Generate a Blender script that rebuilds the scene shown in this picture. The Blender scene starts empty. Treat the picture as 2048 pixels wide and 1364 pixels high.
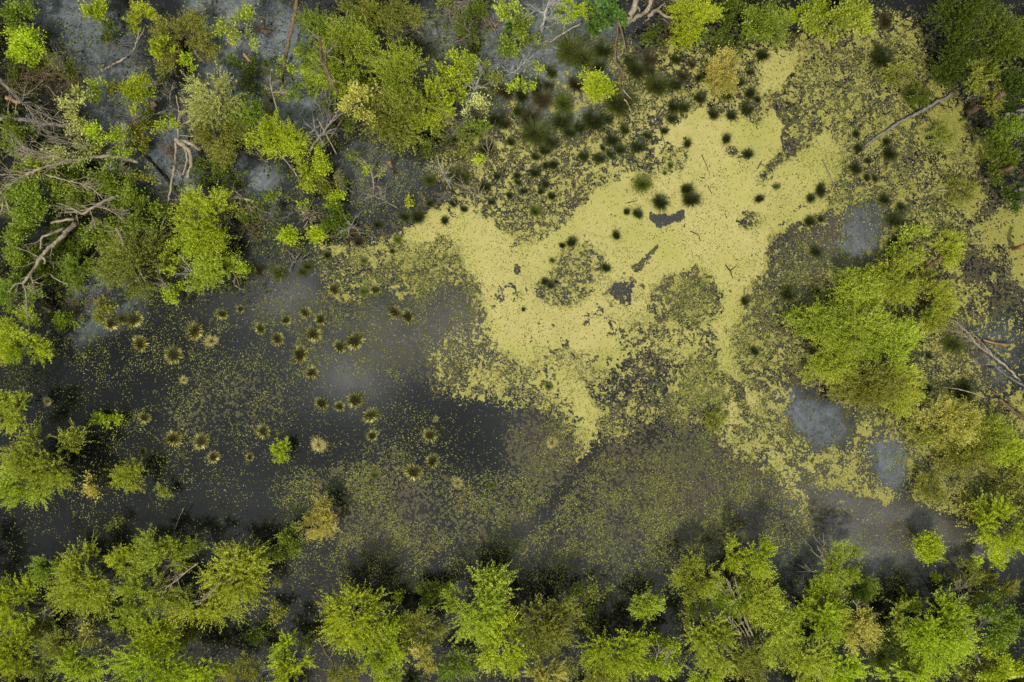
import bpy, math, random, re
import numpy as np
from mathutils import Vector
random.seed(7)
RNG = np.random.default_rng(7)
S = bpy.context.scene
R = math.radians
# ------------------------------------------------------------------ camera, sky, sun, exposure
H = 45.0                     # drone height above the water (m)
PX = 32.0                    # picture pixels (2048 wide) per metre on the water
cam = bpy.data.cameras.new("camera")
camo = bpy.data.objects.new("camera", cam)
S.collection.objects.link(camo)
camo.location = (0, 0, H)
camo.rotation_euler = (0, 0, 0)
cam.sensor_width = 36
cam.lens = 36 * H / 64.0
cam.clip_start = 0.5
cam.clip_end = 2000
S.camera = camo

SUN_EL, SUN_AZ = 57.0, 250.0     # azimuth measured counter-clockwise from +x
world = bpy.data.worlds.new("World")
S.world = world
world.use_nodes = True
wn, wl = world.node_tree.nodes, world.node_tree.links
for n in list(wn): wn.remove(n)
wo = wn.new('ShaderNodeOutputWorld')
bg = wn.new('ShaderNodeBackground'); bg.inputs[1].default_value = 0.1
sky = wn.new('ShaderNodeTexSky'); sky.sky_type = 'NISHITA'; sky.sun_disc = False
sky.sun_elevation = R(SUN_EL); sky.sun_rotation = R(90 - SUN_AZ); sky.dust_density = 4
tc = wn.new('ShaderNodeTexCoord')
nz = wn.new('ShaderNodeTexNoise'); nz.inputs['Scale'].default_value = 3.2; nz.inputs['Detail'].default_value = 4
wl.new(tc.outputs['Generated'], nz.inputs['Vector'])
sep = wn.new('ShaderNodeSeparateXYZ'); wl.new(tc.outputs['Generated'], sep.inputs[0])
def wmath(op, a, b=None, c=None):
    m = wn.new('ShaderNodeMath'); m.operation = op
    for i, v in enumerate((a, b, c)):
        if v is None: continue
        if isinstance(v, (int, float)): m.inputs[i].default_value = v
        else: wl.new(v, m.inputs[i])
    return m.outputs[0]
up = wmath('MAXIMUM', sep.outputs['Z'], 0.0)
core = wmath('MULTIPLY_ADD', wmath('POWER', up, 4.0), 2.3, 0.85)     # thin overcast, brightest overhead
nz2 = wn.new('ShaderNodeTexNoise'); nz2.inputs['Scale'].default_value = 11; nz2.inputs['Detail'].default_value = 5; nz2.inputs['Roughness'].default_value = .65; wl.new(tc.outputs['Generated'], nz2.inputs['Vector'])
clo = wmath('MULTIPLY', wmath('MULTIPLY_ADD', nz.outputs['Fac'], 1.3, -0.02), wmath('MULTIPLY_ADD', nz2.outputs['Fac'], 1.4, .3))
lum = wmath('MULTIPLY', core, clo)
lum = wmath('MULTIPLY', lum, 5.3)
# hand-placed paler and darker cloud patches, aimed to mirror on set water spots
SKY_SPOTS = [(560, 590, .07, 1.1), (690, 765, .07, .9), (930, 640, .09, .8), (1690, 470, .10, .7), (1640, 860, .07, 1.3), (1790, 930, .05, 1.3),
         (500, 110, .14, .9), (1640, 1000, .11, .7), (1880, 1060, .10, .7), (1560, 1160, .09, .6), (1130, 30, .1, .6),
         (880, 860, .07, -.55), (640, 880, .07, -.6), (230, 720, .09, -.4), (150, 1000, .12, -.45), (1250, 900, .07, -.4), (1950, 450, .1, -.6), (1420, 700, .08, -.3)]
hs = None
for hx, hy, w, a in SKY_SPOTS:
    d = Vector(((hx - 1024) / PX, (682 - hy) / PX, H)).normalized()   # mirror direction off still water
    vm = wn.new('ShaderNodeVectorMath'); vm.operation = 'DISTANCE'
    wl.new(tc.outputs['Generated'], vm.inputs[0]); vm.inputs[1].default_value = d
    q = wmath('DIVIDE', vm.outputs['Value'], w)
    q = wmath('MULTIPLY', wmath('MULTIPLY', q, q), -1.0)
    q = wmath('MULTIPLY', wmath('EXPONENT', q), a)
    hs = q if hs is None else wmath('ADD', hs, q)
lum = wmath('MULTIPLY', lum, wmath('ADD', hs, 1.0))
cc = wn.new('ShaderNodeCombineXYZ')
wl.new(wmath('MULTIPLY', lum, 0.96), cc.inputs[0]); wl.new(wmath('MULTIPLY', lum, 1.02), cc.inputs[1]); wl.new(wmath('MULTIPLY', lum, 1.0), cc.inputs[2])
mx = wn.new('ShaderNodeMixRGB'); mx.inputs[0].default_value = 0.86
wl.new(sky.outputs[0], mx.inputs[1]); wl.new(cc.outputs[0], mx.inputs[2])
wl.new(mx.outputs[0], bg.inputs[0]); wl.new(bg.outputs[0], wo.inputs[0])

sl = bpy.data.lights.new("sun", 'SUN'); sl.energy = 3.3; sl.angle = R(3); sl.color = (1, .93, .79)
slo = bpy.data.objects.new("sun", sl); S.collection.objects.link(slo)
sd = Vector((math.cos(R(SUN_EL)) * math.cos(R(SUN_AZ)), math.cos(R(SUN_EL)) * math.sin(R(SUN_AZ)), math.sin(R(SUN_EL))))
slo.rotation_euler = sd.to_track_quat('Z', 'Y').to_euler(); slo.location = sd * 80
S.view_settings.view_transform = 'Standard'; S.view_settings.look = 'None'
S.view_settings.exposure = -0.12; S.view_settings.gamma = 1.0
S.cycles.max_bounces = 5; S.cycles.diffuse_bounces = 3; S.cycles.glossy_bounces = 2
S.cycles.transmission_bounces = 2; S.cycles.transparent_max_bounces = 4
S.cycles.caustics_reflective = False; S.cycles.caustics_refractive = False

# ------------------------------------------------------------------ helpers
def P(px, py, h=0.0):
    k = (H - h) / H / PX
    return Vector(((px - 1024) * k, (682 - py) * k, h))
def link(o, parent=None):
    S.collection.objects.link(o)
    if parent is not None: o.parent = parent
    return o
def tag(o, label=None, cat=None, group=None, kind=None):
    if label: o['label'] = label
    if cat: o['category'] = cat
    if group: o['group'] = group
    if kind: o['kind'] = kind
    return o
def empty(name, loc):
    o = bpy.data.objects.new(name, None); o.location = loc; o.empty_display_size = .3
    return link(o)
def mesh_obj(name, verts, faces_idx, counts, mat, parent=None, attrs=None, smooth=False):
    """verts (n,3), flat loop index array, per-face vertex counts."""
    me = bpy.data.meshes.new(name)
    verts = np.asarray(verts, np.float32); faces_idx = np.asarray(faces_idx, np.int32); counts = np.asarray(counts, np.int32)
    me.vertices.add(len(verts)); me.vertices.foreach_set('co', verts.ravel())
    me.loops.add(len(faces_idx)); me.loops.foreach_set('vertex_index', faces_idx)
    me.polygons.add(len(counts))
    st = np.concatenate(([0], np.cumsum(counts)[:-1])).astype(np.int32)
    me.polygons.foreach_set('loop_start', st); me.polygons.foreach_set('loop_total', counts)
    if smooth: me.polygons.foreach_set('use_smooth', np.ones(len(counts), bool))
    me.update(calc_edges=True)
    if attrs:
        for k, (dom, arr) in attrs.items():
            if arr.ndim == 1:
                a = me.attributes.new(k, 'FLOAT', dom); a.data.foreach_set('value', arr.astype(np.float32))
            else:
                a = me.attributes.new(k, 'FLOAT_COLOR', dom)
                c = np.ones((len(arr), 4), np.float32); c[:, :arr.shape[1]] = arr
                a.data.foreach_set('color', c.ravel())
    me.materials.append(mat)
    return link(bpy.data.objects.new(name, me), parent)
def srgb(c):
    return tuple((v / 255 / 12.92) if v / 255 <= .04045 else ((v / 255 + .055) / 1.055) ** 2.4 for v in c)

# ------------------------------------------------------------------ numpy noise
def vnoise(x, y, seed):
    rg = np.random.default_rng(seed); T = rg.random((256, 256))
    xi = np.floor(x).astype(int); yi = np.floor(y).astype(int)
    fx = x - xi; fy = y - yi
    fx = fx * fx * (3 - 2 * fx); fy = fy * fy * (3 - 2 * fy)
    a = T[xi % 256, yi % 256]; b = T[(xi + 1) % 256, yi % 256]; c = T[xi % 256, (yi + 1) % 256]; d = T[(xi + 1) % 256, (yi + 1) % 256]
    return (a * (1 - fx) + b * fx) * (1 - fy) + (c * (1 - fx) + d * fx) * fy
def fbm(x, y, scale, octs, gain, seed):
    s = np.zeros_like(x); amp = 1.0; tot = 0
    ca, sa = math.cos(.6), math.sin(.6)
    for i in range(octs):
        s += amp * vnoise(x / scale + 17.3 * i, y / scale + 9.1 * i, seed + i); tot += amp
        amp *= gain; scale /= 1.97
        x, y = x * ca - y * sa, x * sa + y * ca
    return s / tot
def uniform_rank(v):
    o = np.argsort(v.ravel()); r = np.empty(len(o)); r[o] = np.arange(len(o)) / len(o)
    return r.reshape(v.shape)

# ------------------------------------------------------------------ cover maps (picture pixels at water level, 4 px cells)
M0 = 280; G = 4
GX = (2048 + 2 * M0) // G; GY = (1364 + 2 * M0) // G
gx, gy = np.meshgrid((np.arange(GX) + .5) * G - M0, (np.arange(GY) + .5) * G - M0)
wob = lambda s, a, sd: (fbm(gx, gy, s, 4, .6, sd) - .5) * a
WX, WY = gx + wob(70, 60, 101) , gy + wob(70, 60, 131)
def inpoly(pts, x, y):
    r = np.zeros(x.shape, bool); n = len(pts)
    for i in range(n):
        x1, y1 = pts[i]; x2, y2 = pts[(i + 1) % n]
        if y1 == y2: continue
        c = ((y1 > y) != (y2 > y)) & (x < (x2 - x1) * (y - y1) / (y2 - y1) + x1)
        r ^= c
    return r
def blur(a, n):
    for _ in range(2):
        for ax in (0, 1):
            k = int(n)
            if k < 1: return a
            p = np.concatenate([np.repeat(np.take(a, [0], ax), k, ax), a, np.repeat(np.take(a, [-1], ax), k, ax)], ax)
            c = np.cumsum(p, ax); z = np.zeros_like(np.take(c, [0], ax)); c = np.concatenate([z, c], ax)
            m = 2 * k + 1; L = a.shape[ax]
            a = (np.take(c, range(m, m + L), ax) - np.take(c, range(0, L), ax)) / m
    return a
def layer(base, items):
    a = np.full(gx.shape, float(base))
    for it in items:
        if it[0] == 'p':
            _, v, f, pts = it; m = inpoly(pts, WX, WY).astype(float)
        else:
            _, v, f, cx, cy, rx, ry = it; m = (((WX - cx) / rx) ** 2 + ((WY - cy) / ry) ** 2 < 1).astype(float)
        m = blur(m, max(0, f / G / 2)); a = a * (1 - m) + v * m
    return a
def sample(a, x, y):
    u = np.clip((x + M0) / G - .5, 0, GX - 1.001); v = np.clip((y + M0) / G - .5, 0, GY - 1.001)
    i = u.astype(int); j = v.astype(int); fu = u - i; fv = v - j
    return (a[j, i] * (1 - fu) + a[j, i + 1] * fu) * (1 - fv) + (a[j + 1, i] * (1 - fu) + a[j + 1, i + 1] * fu) * fv

TUS = """1141 100 30 o;1165 114 24 o;1207 100 17 d;1104 143 12 d;1197 132 14 d;1152 167 17 b;1127 207 23 g;1187 240 20 d;1124 243 18 d;1141 263 13 d;1159 253 11 d;1072 267 24 o;1102 282 15 d;1091 300 12 d;1072 312 9 d;1094 330 8 d;1108 328 10 d;1034 350 9 d;1036 363 8 d;1047 381 8 d;1069 345 10 d;1091 367 10 d;1082 382 7 d;1103 391 8 d;1071 422 13 g;1237 207 30 o;1274 140 24 d;1301 140 12 d;1262 120 12 d;1299 120 15 b;1314 170 25 o;1352 117 10 d;1386 127 9 b;1366 150 13 b;1351 167 12 d;1401 155 10 d;1412 142 9 d;1402 195 12 d;1349 212 13 d;1367 213 11 d;1344 235 9 d;1331 260 9 d;1296 270 9 d;1251 258 10 d;1224 278 12 d;1276 293 13 d;1241 299 10 d;1221 307 9 d;1206 295 6 d;1200 315 12 d;1167 312 11 d;1376 287 9 d;1454 187 13 d;1482 163 9 d;1502 142 7 d;1501 185 11 d;1517 198 8 d;1495 218 12 d;1427 228 12 d;1464 230 10 d;1454 277 10 d;1497 307 9 d;1342 330 6 g;1286 367 18 g;1322 404 17 d;1374 378 12 d;1383 398 16 d;1254 423 7 d;1276 427 10 d;1521 397 9 d;1526 108 11 d;1084 197 22 b;1060 233 18 b;1074 173 14 d;1097 170 12 d;1034 160 10 d;1044 190 13 d;1037 222 12 d;1217 238 10 d;949 90 18 o;1012 183 15 b;992 237 14 d;1009 247 11 d;952 257 17 o;972 293 14 d;920 355 20 o;859 358 13 o;969 373 11 d;994 352 9 d;1022 283 9 d;1019 390 8 d;982 403 7 d;927 417 8 d;907 405 8 d;859 405 10 d;889 440 9 d;835 433 15 d;809 432 9 d;755 448 9 d;1774 40 15 b;1766 115 20 d;1823 187 18 o;1714 267 9 d;1776 282 8 d;1781 307 16 d;1718 295 9 d;1739 320 7 d;1714 337 12 d;1736 354 9 d;1753 356 8 d;1644 380 13 d;1623 395 9 d;1771 397 12 d;1804 412 9 d;1621 442 13 d;1793 440 19 d;1554 372 7 g;1643 437 7 d;1634 502 12 d;1791 485 11 d;1783 510 7 d;1579 588 13 d;1638 583 7 d;1906 687 21 o;1842 683 9 d;1861 712 7 d;1929 782 24 d;1859 778 9 d;1125 490 7 d;1143 484 9 d;1105 520 6 g;1213 535 10 d;1233 470 10 d;1090 562 7 d;1102 570 8 d;1113 563 5 d;1047 619 5 d;1492 601 10 d;1511 702 9 d;1097 773 7 g;667 578 12 s;726 582 9 g;749 579 11 s;654 510 9 d;727 520 7 g;615 532 10 o;605 542 9 o;557 545 15 o;515 540 11 b;794 478 8 g;784 502 5 d;609 625 11 s;640 638 15 s;571 640 12 s;625 668 17 s;519 657 13 s;554 678 12 s;599 708 18 s;678 693 15 s;709 682 18 s;623 745 14 s;789 624 13 s;815 632 15 s;642 807 15 s;678 813 12 s;709 801 16 s;740 831 15 s;744 872 14 s;859 871 13 s;525 863 14 s;636 890 13 p;871 838 5 p;220 647 16 s;245 638 13 s;266 638 15 s;278 687 15 s;388 663 17 s;422 682 13 p;345 710 18 s;366 760 9 p;287 836 14 s;346 878 17 s;400 883 14 s;443 628 12 s;479 618 9 s;92 803 8 p;130 868 7 p;425 915 13 s;498 915 10 s;748 951 8 g;827 945 18 s;865 922 16 s;915 967 9 p;983 971 7 g;570 1224 8 o;1104 885 11 p;283 903 9 s;700 470 12 b;716 483 12 b;684 460 10 b;905 280 12 b;820 275 10 o;1330 345 5 g"""
TUSL = [(float(a), float(b), float(c), k) for a, b, c, k in (t.split() for t in TUS.split(';'))]
# pale duckweed coverage
MAT = layer(0.0, [
 ('p', .46, 20, [(820,470),(900,400),(860,330),(940,250),(1010,260),(1100,290),(1180,250),(1250,170),(1330,90),(1480,90),(1620,60),(1800,20),(1860,120),(1920,200),(1990,260),(2048,380),(2060,560),(1960,640),(2060,800),(2060,1000),(1900,1010),(1800,960),(1700,990),(1640,1060),(1560,980),(1480,900),(1420,860),(1300,840),(1200,900),(1150,930),(1130,880),(1080,800),(990,760),(900,770),(860,700),(900,660),(980,620),(900,560),(760,590),(700,590),(640,540),(700,470)]),
 ('p', .52, 14, [(960,330),(1010,250),(1130,280),(1250,230),(1330,200),(1330,330),(1230,350),(1190,390),(1120,440),(1060,480),(960,470),(900,430)]),
 ('p', .34, 14, [(1130,90),(1260,90),(1330,170),(1250,250),(1130,260),(1020,250),(1020,180)]),
 ('p', .10, 14, [(1000,40),(1130,70),(1210,100),(1240,200),(1210,280),(1110,260),(1060,230),(1040,120)]),
 ('p', .35, 12, [(1060,330),(1160,340),(1180,380),(1120,420),(1050,460),(1000,450),(970,400),(1040,400)]),
 ('p', .48, 12, [(1100,180),(1330,170),(1400,190),(1320,330),(1250,330),(1180,260)]),
 ('p', .985, 10, [(870,430),(910,405),(960,440),(1010,465),(1060,480),(1120,440),(1150,405),(1200,370),(1240,345),(1310,340),(1335,250),(1390,215),(1430,232),(1470,236),(1500,255),(1530,240),(1565,218),(1575,240),(1562,275),(1550,300),(1560,330),(1530,360),(1545,380),(1570,335),(1600,300),(1650,262),(1675,272),(1700,295),(1680,330),(1650,372),(1590,420),(1545,470),(1540,520),(1510,555),(1480,590),(1485,620),(1460,665),(1440,640),(1440,570),(1390,548),(1340,562),(1300,600),(1280,570),(1255,545),(1225,560),(1200,545),(1195,500),(1130,500),(1090,540),(1050,590),(1000,580),(950,560),(915,510),(880,480),(810,495),(790,480)]),
 ('p', .97, 8, [(1515,105),(1560,100),(1615,92),(1612,130),(1590,165),(1560,185),(1535,200),(1520,160)]),
 ('p', .93, 8, [(1590,405),(1650,350),(1700,330),(1660,380),(1620,430),(1570,480),(1550,470)]),
 ('p', .86, 14, [(1200,560),(1290,560),(1310,640),(1280,700),(1200,680),(1120,640),(1100,560)]),
 ('p', .90, 12, [(960,545),(1060,580),(1200,600),(1230,640),(1290,700),(1250,760),(1200,790),(1130,800),(1060,740),(1000,690),(980,620)]),
 ('p', .74, 10, [(1080,700),(1180,690),(1230,720),(1190,800),(1180,850),(1220,830),(1200,870),(1160,900),(1150,860),(1110,800),(1070,760)]),
 ('p', .92, 8, [(1140,760),(1200,780),(1215,830),(1190,870),(1165,850),(1150,800)]),
 ('p', .66, 12, [(1280,640),(1420,640),(1440,690),(1350,730),(1270,760),(1230,790),(1180,740),(1230,690)]),
 ('p', .16, 10, [(1240,720),(1290,700),(1330,740),(1330,830),(1250,840),(1180,790),(1170,760),(1210,760)]),
 ('p', .38, 8, [(1310,580),(1390,548),(1430,560),(1435,600),(1400,650),(1360,640),(1310,630)]),
 ('p', .05, 5, [(1232,556),(1272,560),(1283,600),(1260,600),(1225,585)]),
 ('p', .03, 4, [(1300,420),(1325,424),(1362,418),(1365,436),(1330,440),(1318,455),(1305,440)]),
 ('p', .12, 4, [(1262,530),(1290,512),(1318,490),(1330,502),(1300,520),(1270,540)]),
 ('p', .10, 4, [(1028,528),(1042,528),(1045,548),(1030,548)]),
 ('e', .45, 8, 1345, 320, 30, 30), ('e', .40, 8, 1460, 305, 28, 16), ('e', .30, 8, 1505, 440, 30, 14),
 ('p', .45, 10, [(1100,520),(1170,490),(1215,500),(1225,540),(1190,590),(1120,610),(1080,590),(1090,550)]),
 # channel of open water winding through the right-hand mats
 ('p', .48, 10, [(1600,110),(1700,90),(1800,130),(1900,180),(1880,260),(1740,320),(1680,260),(1620,230),(1585,200)]),
 ('p', .18, 6, [(1560,190),(1600,190),(1590,260),(1600,290),(1570,330),(1545,375),(1532,360),(1552,300),(1560,250)]),
 ('p', .30, 8, [(1700,330),(1760,300),(1830,290),(1830,380),(1750,380),(1660,400),(1670,360)]),
 ('p', .05, 10, [(1640,430),(1700,410),(1760,400),(1790,440),(1770,520),(1700,540),(1640,540),(1560,560),(1560,480)]),
 ('p', .10, 14, [(1560,480),(1600,440),(1640,540),(1640,600),(1560,680),(1500,640),(1520,560)]),
 ('p', .93, 8, [(1890,205),(1925,200),(1935,260),(1905,300),(1895,310),(1880,290),(1855,230)]),
 ('p', .93, 8, [(1940,270),(1980,260),(2000,320),(1990,345),(1960,330)]),
 ('p', .93, 8, [(1895,385),(1925,368),(1965,385),(1975,410),(1960,440),(1910,420),(1890,400)]),
 ('p', .95, 8, [(1960,440),(2060,400),(2070,570),(2040,560),(2010,500),(1975,480)]),
 ('p', .0, 10, [(1900,60),(1990,100),(2010,250),(1980,250),(1935,250),(1930,200),(1900,120),(1870,40)]),
 ('p', .04, 12, [(1960,330),(2070,320),(2070,390),(1980,420),(1960,440),(1930,470),(2000,520),(2060,570),(2070,720),(1990,640),(1920,570),(1900,500),(1950,430),(1975,400)]),
 ('p', .85, 6, [(1915,530),(1935,545),(1925,560),(1910,545)]), ('e', .85, 5, 1985, 550, 8, 12),
 ('p', .15, 8, [(1960,640),(2070,620),(2070,800),(1980,770),(1940,720),(1900,640)]),
 ('p', .42, 12, [(1840,560),(1960,560),(1990,640),(1900,640),(1880,700),(1840,640)]),
 ('p', .55, 10, [(1880,780),(1960,790),(2070,770),(2070,960),(1960,900),(1900,860)]),
 ('p', .03, 10, [(1560,720),(1650,780),(1740,850),(1700,900),(1640,910),(1580,870),(1540,820)]),
 ('p', .42, 14, [(1400,780),(1440,700),(1500,640),(1560,700),(1600,800),(1560,900),(1480,870),(1440,850)]),
 ('p', .93, 8, [(1425,640),(1450,640),(1455,710),(1510,770),(1540,800),(1530,820),(1480,790),(1440,730)]),
 ('p', .80, 6, [(1440,760),(1472,790),(1475,822),(1490,840),(1440,840),(1455,800)]),
 ('p', .10, 6, [(1455,750),(1490,760),(1500,810),(1480,830),(1475,790)]),
 ('p', .68, 10, [(1470,870),(1500,870),(1560,910),(1600,960),(1640,1010),(1665,1045),(1630,1020),(1580,980),(1530,930)]),
 ('p', .6, 10, [(1590,900),(1680,910),(1740,960),(1800,1000),(1770,1012),(1720,980),(1660,960),(1600,940)]),
 ('p', .02, 8, [(1745,900),(1800,880),(1815,940),(1790,980),(1745,960)]),
 ('p', .45, 12, [(1810,930),(1850,930),(1960,960),(2060,1000),(2000,1040),(1900,1030),(1830,1010)]),
 ('p', .03, 8, [(1600,960),(1700,990),(1780,1020),(1900,1050),(1960,1100),(1700,1180),(1640,1060)]),
 ('p', .28, 12, [(1300,800),(1400,790),(1430,830),(1300,850),(1200,850),(1230,810)]),
 ('p', .38, 14, [(880,690),(960,700),(1040,760),(1080,810),(1000,820),(900,790),(870,760)]),
 ('p', .7, 10, [(930,740),(980,730),(1020,770),(1000,790),(940,770)]),
 ('p', .30, 14, [(640,520),(760,470),(880,520),(900,560),(840,560),(740,590),(640,570)]),
 ('p', .55, 10, [(640,500),(720,470),(790,480),(900,500),(890,530),(780,520),(700,540)]),
 ('e', .0, 8, 1090, 900, 60, 50), ('p', .30, 30, [(1580,600),(1700,540),(1860,540),(1900,640),(1860,760),(1800,860),(1700,800),(1620,740)]),
])
MAT = np.clip(MAT - np.where((MAT > .4) & (MAT < .97), 0.0, 0), 0, 1)
# small scattered floating leaves (share of surface)
SPK = layer(.03, [
 ('p', .055, 60, [(150,620),(500,560),(900,560),(1000,700),(900,900),(560,1000),(100,1100),(60,900)]),
 ('p', .12, 40, [(320,790),(560,720),(640,800),(560,870),(380,900),(200,880)]),
 ('p', .15, 40, [(520,600),(700,560),(900,560),(960,660),(760,760),(620,760),(540,700)]),
 ('p', .30, 30, [(640,500),(900,480),(960,560),(980,640),(880,600),(760,590),(660,590)]),
 ('p', .19, 40, [(560,960),(720,900),(860,900),(1000,960),(1130,820),(1250,840),(1450,850),(1560,960),(1640,1060),(1600,1180),(1350,1180),(1100,1100),(850,1160),(600,1160),(560,1060)]),
 ('p', .27, 40, [(1200,900),(1420,860),(1540,960),(1600,1060),(1450,1100),(1250,1080),(1180,1000)]),
 ('p', .24, 40, [(960,1080),(1200,1060),(1240,1180),(1180,1260),(1030,1200)]),
 ('p', .25, 40, [(600,940),(740,920),(860,960),(1000,1000),(960,1100),(760,1110),(600,1080)]),
 ('p', .02, 16, [(590,840),(700,820),(740,880),(720,930),(640,930),(590,900)]),
 ('p', .02, 16, [(880,800),(950,790),(1000,830),(990,900),(940,960),(890,900),(860,850)]),
 ('p', .02, 10, [(790,1000),(860,990),(880,1030),(800,1040)]),
 ('p', .02, 10, [(1180,900),(1210,900),(1120,1000),(1050,1090),(1000,1080),(1080,1030)]),
 ('p', .04, 10, [(1200,860),(1320,850),(1310,900),(1210,920)]),
 ('p', .10, 20, [(140,640),(500,640),(560,780),(300,780),(120,740)]),
 ('p', .26, 30, [(1400,740),(1480,600),(1560,560),(1640,440),(1780,420),(1780,520),(1640,660),(1560,800),(1620,900),(1500,860)]),
 ('p', .30, 20, [(1320,580),(1420,560),(1430,640),(1340,640)]),
 ('p', .45, 20, [(1330,800),(1380,720),(1440,740),(1450,820),(1350,840)]),
 ('p', .03, 12, [(1690,430),(1760,420),(1760,500),(1700,500)]),
 ('p', .02, 12, [(1590,800),(1680,820),(1690,890),(1610,880)]),
 ('p', .05, 20, [(1600,960),(1760,1010),(1960,1080),(1900,1120),(1700,1070)]),
 ('p', .18, 30, [(1640,1060),(1850,1100),(1800,1180),(1700,1180)]),
 ('p', .20, 40, [(1800,850),(2060,850),(2060,1040),(1860,1010),(1780,960)]),
 ('p', .16, 40, [(880,0),(1240,60),(1240,260),(1050,300),(860,380),(680,500),(540,520),(480,400),(640,300)]),
 ('p', .22, 40, [(1560,100),(1900,100),(1960,400),(1800,450),(1640,400)]),
 ('p', .06, 30, [(520,780),(600,780),(560,860)]),
])
for tx, ty, tr, tk in TUSL:
    if tk in 'sgp' or ty > 480:
        m_ = np.exp(-(((gx - tx) / (tr * 1.25)) ** 2 + ((gy - ty) / (tr * 1.25)) ** 2)); SPK = np.maximum(SPK, .38 * m_)
# sedge and shoots standing out of the water
SDG = layer(0, [
 ('p', .5, 30, [(1040,520),(1130,490),(1220,500),(1230,560),(1120,600),(1040,580)]),
 ('p', .6, 30, [(740,520),(860,490),(920,530),(960,600),(860,580)]),
 ('p', .25, 40, [(900,240),(1100,260),(1300,230),(1310,300),(1180,350),(1000,330),(900,380),(760,480),(620,560),(560,540),(700,440)]),
 ('p', .5, 40, [(1130,100),(1300,90),(1420,120),(1400,200),(1250,230),(1100,240),(1020,230),(1040,150)]),
 ('p', .3, 30, [(1330,580),(1420,560),(1440,620),(1360,650)]), ('p', .3, 30, [(1340,720),(1440,640),(1450,780),(1370,820)]),
 ('p', .5, 30, [(1780,440),(1900,440),(1960,520),(1860,540),(1790,520)]),
 ('p', .35, 30, [(1600,60),(1760,60),(1860,180),(1800,220),(1740,140),(1600,100)]),
 ('p', .3, 40, [(1500,560),(1640,560),(1560,700),(1620,800),(1700,850),(1640,860),(1520,760)]),
 ('p', .35, 40, [(1800,900),(2060,860),(2060,1060),(1900,1020)]),
 ('p', .12, 40, [(1050,860),(1600,900),(1600,1100),(1000,1080)]),
])
# broken twigs, dead leaves and mud-brown litter on the water
LIT = layer(0, [
 ('p', .42, 60, [(-280,-280),(980,-280),(1000,60),(960,200),(900,320),(760,420),(560,520),(420,600),(140,640),(-280,640)]),
 ('p', 1.0, 20, [(0,120),(150,120),(180,170),(120,190),(0,190)]), ('p', .9, 30, [(400,370),(560,380),(540,480),(430,500)]),
 ('p', .5, 30, [(1880,0),(2330,-100),(2330,640),(2020,600),(1930,480),(1960,400),(1930,240),(1890,120)]),
 ('p', .08, 16, [(100,0),(200,10),(260,160),(320,230),(250,260),(190,200),(130,80)]), ('p', .12, 16, [(400,10),(520,30),(560,160),(500,200),(440,120)]),
 ('p', .1, 14, [(240,280),(340,250),(330,340),(260,340)]), ('p', .15, 14, [(430,300),(560,340),(560,420),(470,380)]), ('p', .15, 14, [(840,40),(960,40),(1000,160),(900,130)]),
 ('p', .2, 20, [(680,280),(860,300),(830,420),(700,450),(660,360)]),
 ('p', .3, 60, [(0,1120),(500,1120),(1350,1200),(2060,1180),(2330,1650),(-280,1650)]),
])
# water tints: brown algae, bluish and milky films with sky reflection painted in
BRN = layer(.04, [('e', 1, 60, 930, 650, 80, 40), ('e', 1, 50, 1090, 900, 70, 60), ('e', .6, 60, 900, 570, 80, 40), ('p', .8, 40, [(1180,900),(1450,870),(1560,1000),(1400,1060),(1180,980)]),
 ('p', 1, 30, [(1620,980),(1760,1010),(1940,1070),(1900,1100),(1700,1070),(1640,1040)]), ('e', .9, 20, 1000, 740, 30, 20), ('e', .8, 30, 1360, 600, 50, 40), ('e', .6, 40, 780, 1060, 100, 60), ('e', .8, 20, 1040, 1050, 40, 16), ('e', .8, 30, 60, 160, 100, 30)])
FLM_SKY = layer(0, [('p', .75, 30, [(60,-20),(220,-20),(270,120),(340,240),(300,340),(220,300),(180,180),(100,80)]), ('p', .95, 30, [(380,-20),(560,-20),(640,120),(640,260),(520,260),(440,180),(380,80)]),
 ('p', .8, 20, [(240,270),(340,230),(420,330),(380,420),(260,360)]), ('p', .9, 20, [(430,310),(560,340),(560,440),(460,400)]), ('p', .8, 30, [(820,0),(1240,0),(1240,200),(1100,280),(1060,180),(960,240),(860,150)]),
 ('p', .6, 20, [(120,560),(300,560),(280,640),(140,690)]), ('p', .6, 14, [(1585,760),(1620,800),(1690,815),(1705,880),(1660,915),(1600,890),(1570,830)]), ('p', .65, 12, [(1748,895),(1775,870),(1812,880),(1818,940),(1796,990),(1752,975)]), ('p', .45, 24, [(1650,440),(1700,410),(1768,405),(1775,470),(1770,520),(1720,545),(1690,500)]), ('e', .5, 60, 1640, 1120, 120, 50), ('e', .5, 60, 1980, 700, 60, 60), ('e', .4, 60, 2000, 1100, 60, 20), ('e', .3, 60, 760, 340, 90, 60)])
MLK_SKY = layer(.04, [('e', 1, 50, 570, 590, 60, 40), ('e', .8, 70, 690, 770, 70, 70), ('e', .9, 70, 800, 660, 120, 60), ('e', .6, 80, 940, 640, 90, 60), ('e', .6, 60, 1690, 500, 90, 70), ('p', 1.0, 30, [(1580,920),(1720,980),(1980,1060),(2040,1120),(1800,1160),(1640,1120),(1560,1000)]), ('e', .3, 80, 1250, 1080, 260, 50),
 ('p', 0, 60, [(120,650),(560,700),(640,800),(1000,800),(1000,960),(700,940),(200,1000),(0,1000)]), ('e', .3, 60, 420, 580, 120, 50), ('e', .5, 60, 1230, 520, 160, 120), ('e', .6, 50, 1330, 430, 80, 40)])

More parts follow.
